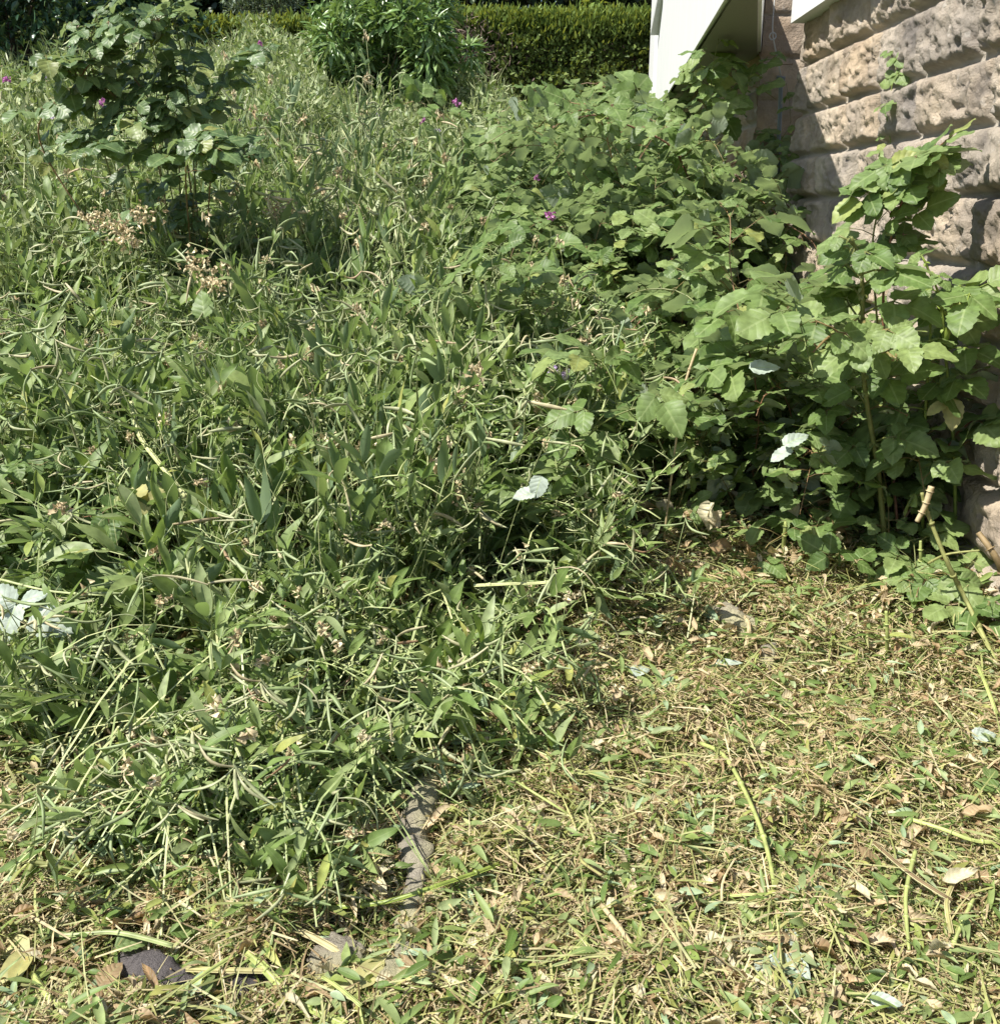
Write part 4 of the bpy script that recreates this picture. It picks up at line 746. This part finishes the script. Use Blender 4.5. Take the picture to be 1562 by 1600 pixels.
stem('winged_vine', 'thick winged stem bending down to a straw coloured root', 'stem', [A(150, 1060, 2.75), A(178, 1105, 2.65), A(200, 1160, 2.58), gp(205, 1235, 0)], .007, 'peastem', wing=.011)
stem('winged_vine', 'long grey green winged stem running diagonally through the centre', 'stem', [A(610, 680, 3.7), A(680, 630, 3.8), A(740, 590, 3.9), A(800, 520, 4.0)], .006, 'peastem', wing=.011)
stem('winged_vine', 'pale bent stem dropping into the tangle at centre left', 'stem', [A(205, 628, 3.9), A(218, 680, 3.8), A(250, 725, 3.6), A(290, 775, 3.45)], .006, 'peastem', wing=.010)
stem('winged_vine', 'grey green winged stem sticking out to the right over the litter', 'stem', [A(740, 915, 2.95), A(800, 912, 2.95), A(850, 910, 2.95), A(888, 900, 2.95)], .006, 'peastem', wing=.011)
stem('winged_vine', 'blue green flat stem leading down to the pale leaf sprig', 'stem', [A(738, 1045, 2.7), A(752, 1090, 2.62), A(770, 1150, 2.55)], .006, 'paleb', wing=.013)
stem('winged_vine', 'blue green upright blade among the brambles edge', 'stem', [A(950, 590, 4.1), A(962, 540, 4.1), A(975, 500, 4.1)], .005, 'paleb', wing=.014)
for k, (pt_, lb) in enumerate((([A(640, 1300, 2.4), A(590, 1275, 2.4), A(545, 1290, 2.4), A(480, 1270, 2.45)], 'thin pale stem trailing level under the peas'), ([A(490, 900, 2.9), A(495, 1020, 2.7), A(487, 1090, 2.6), A(490, 1200, 2.5)], 'long vertical pale stem on the front of the peas'), ([A(560, 1190, 2.6), A(620, 1090, 2.7), A(680, 1000, 2.9)], 'slanting pale stem on the front of the peas, right'), ([A(300, 1240, 2.5), A(370, 1140, 2.6), A(455, 1050, 2.75)], 'slanting pale stem on the front of the peas, left'), ([A(0, 905, 3.0), A(90, 925, 2.95), A(200, 925, 2.95), A(300, 880, 3)], 'long level pale stem above the white leaves'))):
    stem('trailing_vine', lb, 'stem', pt_, .004, 'peastem', wing=.006)
def sprig(name, label, cat, specs, mat, stems=(), smat='peastem', tpl=None, group=None, srad=.0035, wf=.62):
    """specs: (px, py, depth or None, angle in the picture, length m); leaves in one mesh, stem under it"""
    first = specs[0]; b0 = A(first[0], first[1], first[2]) if first[2] else gp(first[0], first[1], .05); t = thing(name, label, cat, tuple(b0), group); m = MB(); tp = tpl or BRM
    for k, (px, py, y, ang, L) in enumerate(specs):
        b = A(px, py, y) if y else gp(px, py, .05); a = math.radians(ang); d = np.array([math.cos(a), -sp_*0+math.sin(a)*.35, math.sin(a)*.8 if y else math.sin(a)*.12]); 
        if not y: d = np.array([math.cos(a), math.sin(a), .1])
        nn = np.array([-.15+.2*r.normal(), -.55, .9+.2*r.normal()]); m.inst(tp[k % len(tp)], [b-b0], [d], [nn], L, L*wf, r.random())
    m.build('leaf', M[mat], t)
    if stems:
        s = MB()
        for q in stems: s.tube(smooth_path([np.asarray(p)-b0 for p in q], 10), np.linspace(srad, srad*.7, 10), 5)
        s.build('stalk', M[smat], t)
    return t
sprig('upturned_leaf', 'white underside of a three part bramble leaf at the left edge', 'leaf', [(26, 945, 2.75, 250, .13), (50, 965, 2.72, 340, .13), (32, 940, 2.75, 20, .085), (22, 945, 2.75, 140, .10)], 'white', wf=.8)
sprig('upturned_leaf', 'single white upturned leaf among the brambles right of centre', 'leaf', [(1172, 575, 3.45, 5, .11)], 'white', wf=.6)
sprig('upturned_leaf', 'pale curled leaf hanging under the brambles', 'leaf', [(1235, 700, 3.4, 215, .09), (1225, 695, 3.38, 30, .10)], 'white', wf=.6)
sprig('upturned_leaf', 'white angular leaf tucked into the lower right of the peas', 'leaf', [(845, 745, 3.2, 255, .08), (835, 770, 3.18, 190, .08)], 'white', wf=.8)
sprig('upturned_leaf', 'white leaf pair lying at the end of the lime cane', 'leaf', [(1222, 1412, None, 275, .055), (1240, 1410, None, 300, .062)], 'white', wf=.75)
sprig('upturned_leaf', 'white drooping leaf cluster just below the white leaf pair', 'leaf', [(1232, 1452, None, 265, .06), (1190, 1500, None, 250, .05), (1200, 1508, None, 20, .06), (1232, 1490, None, 285, .07), (1215, 1530, None, 300, .055)], 'white', wf=.55)
sprig('upturned_leaf', 'bluish white crumpled leaf at the very bottom right of centre', 'leaf', [(1360, 1560, None, 340, .06)], 'white', wf=.5)
sprig('upturned_leaf', 'white leaf at the right edge on the litter', 'leaf', [(1520, 1150, None, 0, .07)], 'white', wf=.7)
sprig('upturned_leaf', 'small white scrap leaf lying on the litter below the slates', 'leaf', [(985, 1050, None, 10, .07)], 'white', wf=.6)
sprig('upturned_leaf', 'slim white leaf lying left of the stone patch', 'leaf', [(1118, 1035, None, 350, .09)], 'white', wf=.3)
sprig('pea_sprig', 'pale blue green pea leaves hanging at the lower centre', 'pea sprig', [(772, 1160, 2.5, 278, .10), (765, 1155, 2.52, 190, .09), (690, 1150, 2.5, 140, .07), (732, 1075, 2.6, 265, .08), (700, 1160, 2.5, 10, .08)], 'paleb', [[A(770, 1158, 2.5), A(700, 1168, 2.5), A(678, 1135, 2.52)]], tpl=PEA, wf=.42, srad=.004)
sprig('pea_sprig', 'pale pea sprig lying on the litter below the hanging cane', 'pea sprig', [(1092, 935, None, 225, .12), (1095, 950, None, 290, .10), (1022, 970, None, 265, .11), (1040, 965, None, 200, .07)], 'paleb', [[gp(1095, 930, .06), gp(1060, 955, .06), gp(1000, 975, .05)]], tpl=PEA, wf=.42)
sprig('pea_sprig', 'folded blue green leaf pair at the left front of the peas', 'pea sprig', [(225, 1045, 2.65, 330, .08), (380, 1105, 2.6, 215, .085), (385, 1108, 2.6, 170, .09)], 'paleb', tpl=PEA, wf=.4)
sprig('pea_sprig', 'blue green leaves fanned at the lower left of the peas', 'pea sprig', [(330, 1330, 2.25, 180, .12), (395, 1300, 2.28, 195, .11), (380, 1320, 2.25, 230, .12), (360, 1340, 2.25, 250, .10)], 'paleb', tpl=PEA, wf=.27)
sprig('yellow_leaf', 'large yellow leaf standing at the bottom centre left', 'leaf', [(560, 1545, None, 68, .105), (555, 1548, None, 172, .07)], 'yellow', [[gp(560, 1547, .05), gp(562, 1575, .05), gp(570, 1610, .04)]], 'limecane', tpl=BRS, wf=.5)
sprig('yellow_leaf', 'yellow green leaf pair at the bottom left edge', 'leaf', [(45, 1490, None, 160, .09), (45, 1492, None, 250, .08), (40, 1495, None, 275, .075)], 'yellow', tpl=BRS, wf=.6)
sprig('yellow_leaf', 'yellow and brown dying leaf hanging before the wall cane', 'leaf', [(1490, 625, 3.6, 265, .12), (1475, 630, 3.6, 215, .08)], 'yellow', tpl=BRM, wf=.6)
sprig('yellow_leaf', 'yellow rumpled leaf low in the left of the peas', 'leaf', [(230, 765, 3.25, 200, .09), (225, 770, 3.25, 270, .08), (240, 765, 3.25, 300, .07)], 'yellow', tpl=BRM, wf=.8)
sprig('brown_leaf', 'upright brown leaf beside the dark stone at lower left', 'leaf', [(155, 1540, None, 70, .07)], 'dryleaf', tpl=BRS, wf=.6)
sprig('brown_leaf', 'orange brown dead leaf hanging on the wall under the arching cane', 'leaf', [(1452, 280, 4.2, 290, .09)], 'dryleaf', tpl=DRY, wf=.6)
sprig('brown_leaf', 'pale tan crumpled leaf under the hanging cane', 'leaf', [(1110, 785, 3.7, 260, .11), (1105, 800, 3.7, 300, .08)], 'dryleaf', tpl=DRY, wf=.7)
sprig('brown_leaf', 'pinkish dead leaf curled on a stub near the wall foot', 'leaf', [(1382, 930, None, 90, .07), (1380, 940, None, 50, .06)], 'dryleaf', tpl=DRY, wf=.7)
sprig('brown_leaf', 'tan leaf standing on the litter beside the cut green stem', 'leaf', [(1400, 1030, None, 80, .10)], 'dryleaf', tpl=DRY, wf=.5)
sprig('brown_leaf', 'pale dry leaf on the grass left of the lime cane bottom', 'leaf', [(1108, 1515, None, 275, .075)], 'dryleaf', tpl=BRS, wf=.45)
sprig('green_leaf', 'big oval pea leaf lying flat at the left edge', 'leaf', [(140, 865, 3.1, 182, .19), (145, 860, 3.1, 170, .14)], 'pea', tpl=PEA, wf=.38)
sprig('green_leaf', 'dark oval leaf pair at the left front above the litter', 'leaf', [(85, 1130, 2.6, 190, .12), (82, 1125, 2.62, 100, .08)], 'pea', tpl=PEA, wf=.4)
sprig('green_leaf', 'round serrated leaf standing in the left of the peas', 'leaf', [(320, 495, 4.4, 100, .13)], 'bram', tpl=BRM, wf=.8)
sprig('green_leaf', 'broad serrated leaf pair lying on the grass at lower centre', 'leaf', [(790, 1440, None, 175, .06), (800, 1450, None, 290, .07)], 'paleb', tpl=PEA, wf=.5)
sprig('green_leaf', 'single fresh leaf on the grass beside the lime cane', 'leaf', [(1152, 1185, None, 40, .07)], 'bram', tpl=BRM, wf=.6)
sprig('green_leaf', 'small upright green leaf on the pale litter', 'leaf', [(1020, 1085, None, 110, .13)], 'pea', tpl=PEA, wf=.33)
sprig('green_leaf', 'large light green leaf folded at the right edge', 'leaf', [(1562, 1230, None, 170, .07), (1545, 1215, None, 60, .07)], 'bram', tpl=BRM, wf=.6)
# -------- stones, slate, edging
def rock(name, label, cat, pts, w_, h, seed, mat='mossy', n=64):
    P = smooth_path([gnd(px, py, 0) for px, py in pts], n); b = P[0].copy(); s = 26; an = np.linspace(0, 2*math.pi, s, endpoint=False); t = nrm(np.gradient(P, axis=0)); x = nrm(np.cross(t, [0, 0, 1])); v = []; lc = []
    for i in range(n):
        e = min(1, math.sin(math.pi*(i+.35)/(n-.3))**.35)
        for a in an:
            ca = np.sign(math.cos(a))*abs(math.cos(a))**.6; sa = np.sign(math.sin(a))*abs(math.sin(a))**.6
            q = P[i]-b+x[i]*ca*w_*e+np.array([0, 0, 1])*sa*h*e; nz = fbm(np.array([q[0]*14+seed]), np.array([q[1]*14]), np.array([q[2]*14]), 4, seed)[0]-.5; v.append(q*1+(x[i]*ca+np.array([0, 0, 1.])*sa)*(nz*.055+(abs(fbm(np.array([q[0]*45]), np.array([q[1]*45]), np.array([q[2]*45]), 3, seed+1)[0]-.5))*.022+(vnoise(np.array([q[0]*160]), np.array([q[1]*160]), np.array([q[2]*160]), seed)[0]-.5)*.006)); lc.append((nz+.5, 0, max(0, nz)*.5))
    i, j = np.meshgrid(np.arange(n-1), np.arange(s), indexing='ij'); j2 = (j+1) % s; q = np.stack([i*s+j, (i+1)*s+j, (i+1)*s+j2, i*s+j2], -1).reshape(-1, 4)
    m = MB(); m.add(v, q, None, lc); o = m.build(name, M[mat]); o.location = b; return tag(o, label, cat)
rock('edging_stone', 'long lichened edging stone showing through the litter at lower centre', 'stone', [(672, 1210), (668, 1260), (650, 1330), (652, 1390), (628, 1490)], .036, .075, 3)
rock('edging_stone', 'half buried grey edging stone just below the long lichened one', 'stone', [(628, 1490), (625, 1540), (610, 1590)], .04, .07, 5)
rock('edging_stone', 'grey stone left of the large yellow leaf', 'stone', [(560, 1490), (520, 1520), (480, 1530)], .05, .062, 6)
rock('edging_stone', 'dark stone at the lower left near the upright brown leaf', 'stone', [(170, 1475), (220, 1525), (290, 1560), (350, 1570)], .036, .06, 9, 'darkstone')
rock('edging_stone', 'dark stone left of the grey one', 'stone', [(370, 1540), (430, 1560)], .05, .065, 10, 'darkstone')
rock('slate_piece', 'grey flat stone slab showing on the bare patch', 'stone', [(1100, 970), (1150, 985), (1185, 1000)], .055, .075, 12)
rock('slate_piece', 'smaller grey stone right of and below the flat slab', 'stone', [(1185, 1030), (1215, 1040)], .045, .065, 13)
m = MB(); 
an = np.linspace(0, math.pi, 9); b = gp(1180, 972, .015)
v = [[.016*math.sin(a)*math.cos(c), .016*math.sin(a)*math.sin(c), .015*math.cos(a)] for a in an for c in np.linspace(0, 2*math.pi, 12, endpoint=False)]
q = [[i*12+j, (i+1)*12+j, (i+1)*12+(j+1) % 12, i*12+(j+1) % 12] for i in range(8) for j in range(12)]; m.add(v, q, None, (0, 0, .2)); o = m.build('windfall_fruit', M['yellow']); o.location = b; tag(o, 'small round yellow fruit lying beside the flat slab', 'fruit')
# ================================================================== litter
r = np.random.default_rng(77)
def spread(n, y0, y1, bias=1.6):
    y = y0+(y1-y0)*r.random(n)**bias; x = r.uniform(-.56*y-.15, .58*y+.1); k = x < wall_x(y)-.02; return x[k], y[k]
def stone_gap(x, y):                          # fewer clippings heaped over the stones
    g = np.ones(len(x))
    for px, py in ((674, 1240), (665, 1280), (658, 1330), (655, 1370), (640, 1420), (560, 1490), (500, 1525), (220, 1520), (280, 1555), (1150, 985)):
        c = gnd(px, py); g = np.minimum(g, np.clip((np.hypot(x-c[0], y-c[1])-.03)/.06, .25, 1))
    return g
def mnd(x, y): return .11*np.clip(fbm(x*6, y*7, 0, 4, 90)-.42, 0, 1)*2
def litter(mb, tpl, n, L, Wd, mat, tilt=.35, h=.035, y0=1.25, y1=5.2, bias=1.5, up=0., sel=None):
    x, y = spread(n, y0, y1, bias)
    if sel is not None: k = sel(x, y); x = x[k]; y = y[k]
    n = len(x); a = r.uniform(0, 2*math.pi, n)+.6*fbm(x*3, y*3, 0, 2, 5); d = np.stack([np.cos(a), np.sin(a), r.normal(size=n)*tilt+up], -1); nn = nrm(np.stack([r.normal(size=n)*.5, r.normal(size=n)*.5, np.ones(n)], -1))
    mound = mnd(x, y)
    P = np.stack([x, y, G(x, y)+mound*stone_gap(x, y)+h*r.random(n)**1.3*stone_gap(x, y)+.003], -1); rn = np.clip(.5+(fbm(x*2.5, y*2.5, 0, 3, 44)-.5)*.9+r.normal(size=n)*.26, 0, .999); k = r.integers(0, len(tpl), n)
    for t in range(len(tpl)):
        s = k == t; mb.inst(tpl[t], P[s], d[s], nn[s], r.uniform(*L, s.sum()), r.uniform(*Wd, s.sum()), rn[s], mat)
lt = MB()
litter(lt, STR, 170000, (.015, .05), (.0014, .004), 0, .3, .05)
litter(lt, STR, 17000, (.05, .13), (.002, .0055), 0, .3, .06)
litter(lt, DRY, 18000, (.018, .05), (.006, .013), 1, .3, .045)
litter(lt, DRY, 3200, (.045, .08), (.012, .024), 1, .3, .055)
edge_ = lambda x, y: (lambda a: np.abs(np.interp(a[0], BPTS[:, 0], BPTS[:, 1])+60-a[1]) < 130)(proj(x, y, G(x, y)))
litter(lt, DRY, 9000, (.03, .075), (.008, .02), 1, .4, .08, sel=edge_)
litter(lt, PEA, 8000, (.03, .09), (.008, .022), 2, .35, .07)
litter(lt, PEA, 9000, (.03, .09), (.008, .022), 2, .35, .08, sel=edge_)
litter(lt, PEA, 900, (.03, .07), (.010, .02), 3, .35, .07)
litter(lt, STR, 7000, (.07, .2), (.002, .006), 4, .3, .06)
litter(lt, STR, 12000, (.06, .2), (.003, .007), 4, .35, .09, sel=edge_)
tag(lt.build('dry_clippings', [M['straw'], M['dryleaf'], M['pea'], M['paleb'], M['wilt']]), 'layer of dry straw and leaf clippings covering the mown ground', 'clippings', kind='stuff')
gr = MB()
litter(gr, BLA, 85000, (.025, .06), (.0015, .0035), 0, .4, .01, up=.8)
litter(gr, NAR, 30000, (.02, .055), (.004, .012), 0, .3, .05)
tag(gr.build('short_grass', [M['grass'], M['grass']]), 'short yellow green grass growing through the clippings', 'grass', kind='stuff')
tu = MB(); c = gnd(1350, 1205)
n = 2600; x = c[0]+r.normal(size=n)*.13; y = c[1]+r.normal(size=n)*.07; tu.inst(BLA[0], np.stack([x, y, G(x, y)], -1), nrm(rdir(n, r)*.6+[0, 0, 1]), rdir(n, r), r.uniform(.04, .09, n), r.uniform(.0015, .003, n), r.random(n)*.5)
tag(tu.build('grass_tuft', M['grass']), 'finer green grass tuft growing at the right of the mown ground', 'grass tuft')
# -------- larger single dry leaves and cut pieces lying on top
DL = []
for k in range(6):
    m = MB(); rr = np.random.default_rng(900+k); m.inst(DRY[k % 4], [[0, 0, 0]], [[1, 0, .15]], [[0, 0, 1]], .085, .028, rr.random()); DL.append(m.mesh('dry_leaf', M['dryleaf']))
CS = []
for k in range(5):
    m = MB(); rr = np.random.default_rng(950+k); P = smooth_path([[0, 0, 0], [.07, rr.normal()*.01, .01], [.15, rr.normal()*.02, .005]], 8); m.tube(P, .0028, 5, rr.random()); m.ribbon(P, .004, rnd=rr.random()); CS.append(m.mesh('clipped_straw', M['limecane' if k % 2 else 'straw']))
def scatter_single(n, meshes, name, label, cat, group, hr, sc):
    for _ in range(n):
        while True:
            px = r.uniform(0, 1562); py = r.uniform(880, 1600)
            if py > front_line(px)+(60 if px < 850 else 5): break
        p = gnd(px, py, 0); o = bpy.data.objects.new(name, meshes[r.integers(len(meshes))]); COL.objects.link(o)
        o.location = (p[0], p[1], p[2]+r.uniform(*hr)); o.rotation_euler = (r.normal()*.35, r.normal()*.25, r.uniform(0, 6.28)); s = r.uniform(*sc); o.scale = (s, s*r.uniform(.8, 1.3), s); tag(o, where_label(('small ' if s < (sc[0]+sc[1])/2 else 'big ')+label, px, py), cat, group)
scatter_single(110, DL, 'dry_leaf', 'curled tan dry leaf', 'leaf', 'dry leaves on the clippings', (.04, .08), (.55, 1.1))
scatter_single(70, CS, 'clipped_straw', 'loose cut stalk', 'stalk', 'cut stalks on the clippings', (.04, .075), (.6, 1.5))
for _ in range(34):
    px = r.uniform(880, 1330); py = r.uniform(760, 880); p = gnd(px, py, .12); o = bpy.data.objects.new('dry_leaf', DL[r.integers(6)]); COL.objects.link(o)
    o.location = tuple(p); o.rotation_euler = (r.normal()*.8, r.normal()*.8, r.uniform(0, 6.28)); s_ = r.uniform(.7, 1.4); o.scale = (s_, s_*1.5, s_); tag(o, where_label('crumpled tan leaf', px, py), 'leaf', 'dead leaves caught at the foot of the brambles')
FL = []
for k in range(5):
    m = MB(); rr = np.random.default_rng(980+k); m.inst((BRM if k % 2 else PEA)[k % 4], [[0, 0, 0]], [[1, 0, .1]], [[0, 0, 1]], .065, .065*(.65 if k % 2 else .36), rr.random()); FL.append(m.mesh('fallen_leaf', M['bram' if k % 2 else 'paleb']))
scatter_single(45, FL, 'fallen_leaf', 'fallen green leaf', 'leaf', 'fallen green leaves on the clippings', (.045, .07), (.6, 1.2))
for plist in list(protos.values())+[pbr, pbs]:
    for o in plist:
        if o['label'] == 'x':
            for c in list(o.children): bpy.data.objects.remove(c)
            bpy.data.objects.remove(o)
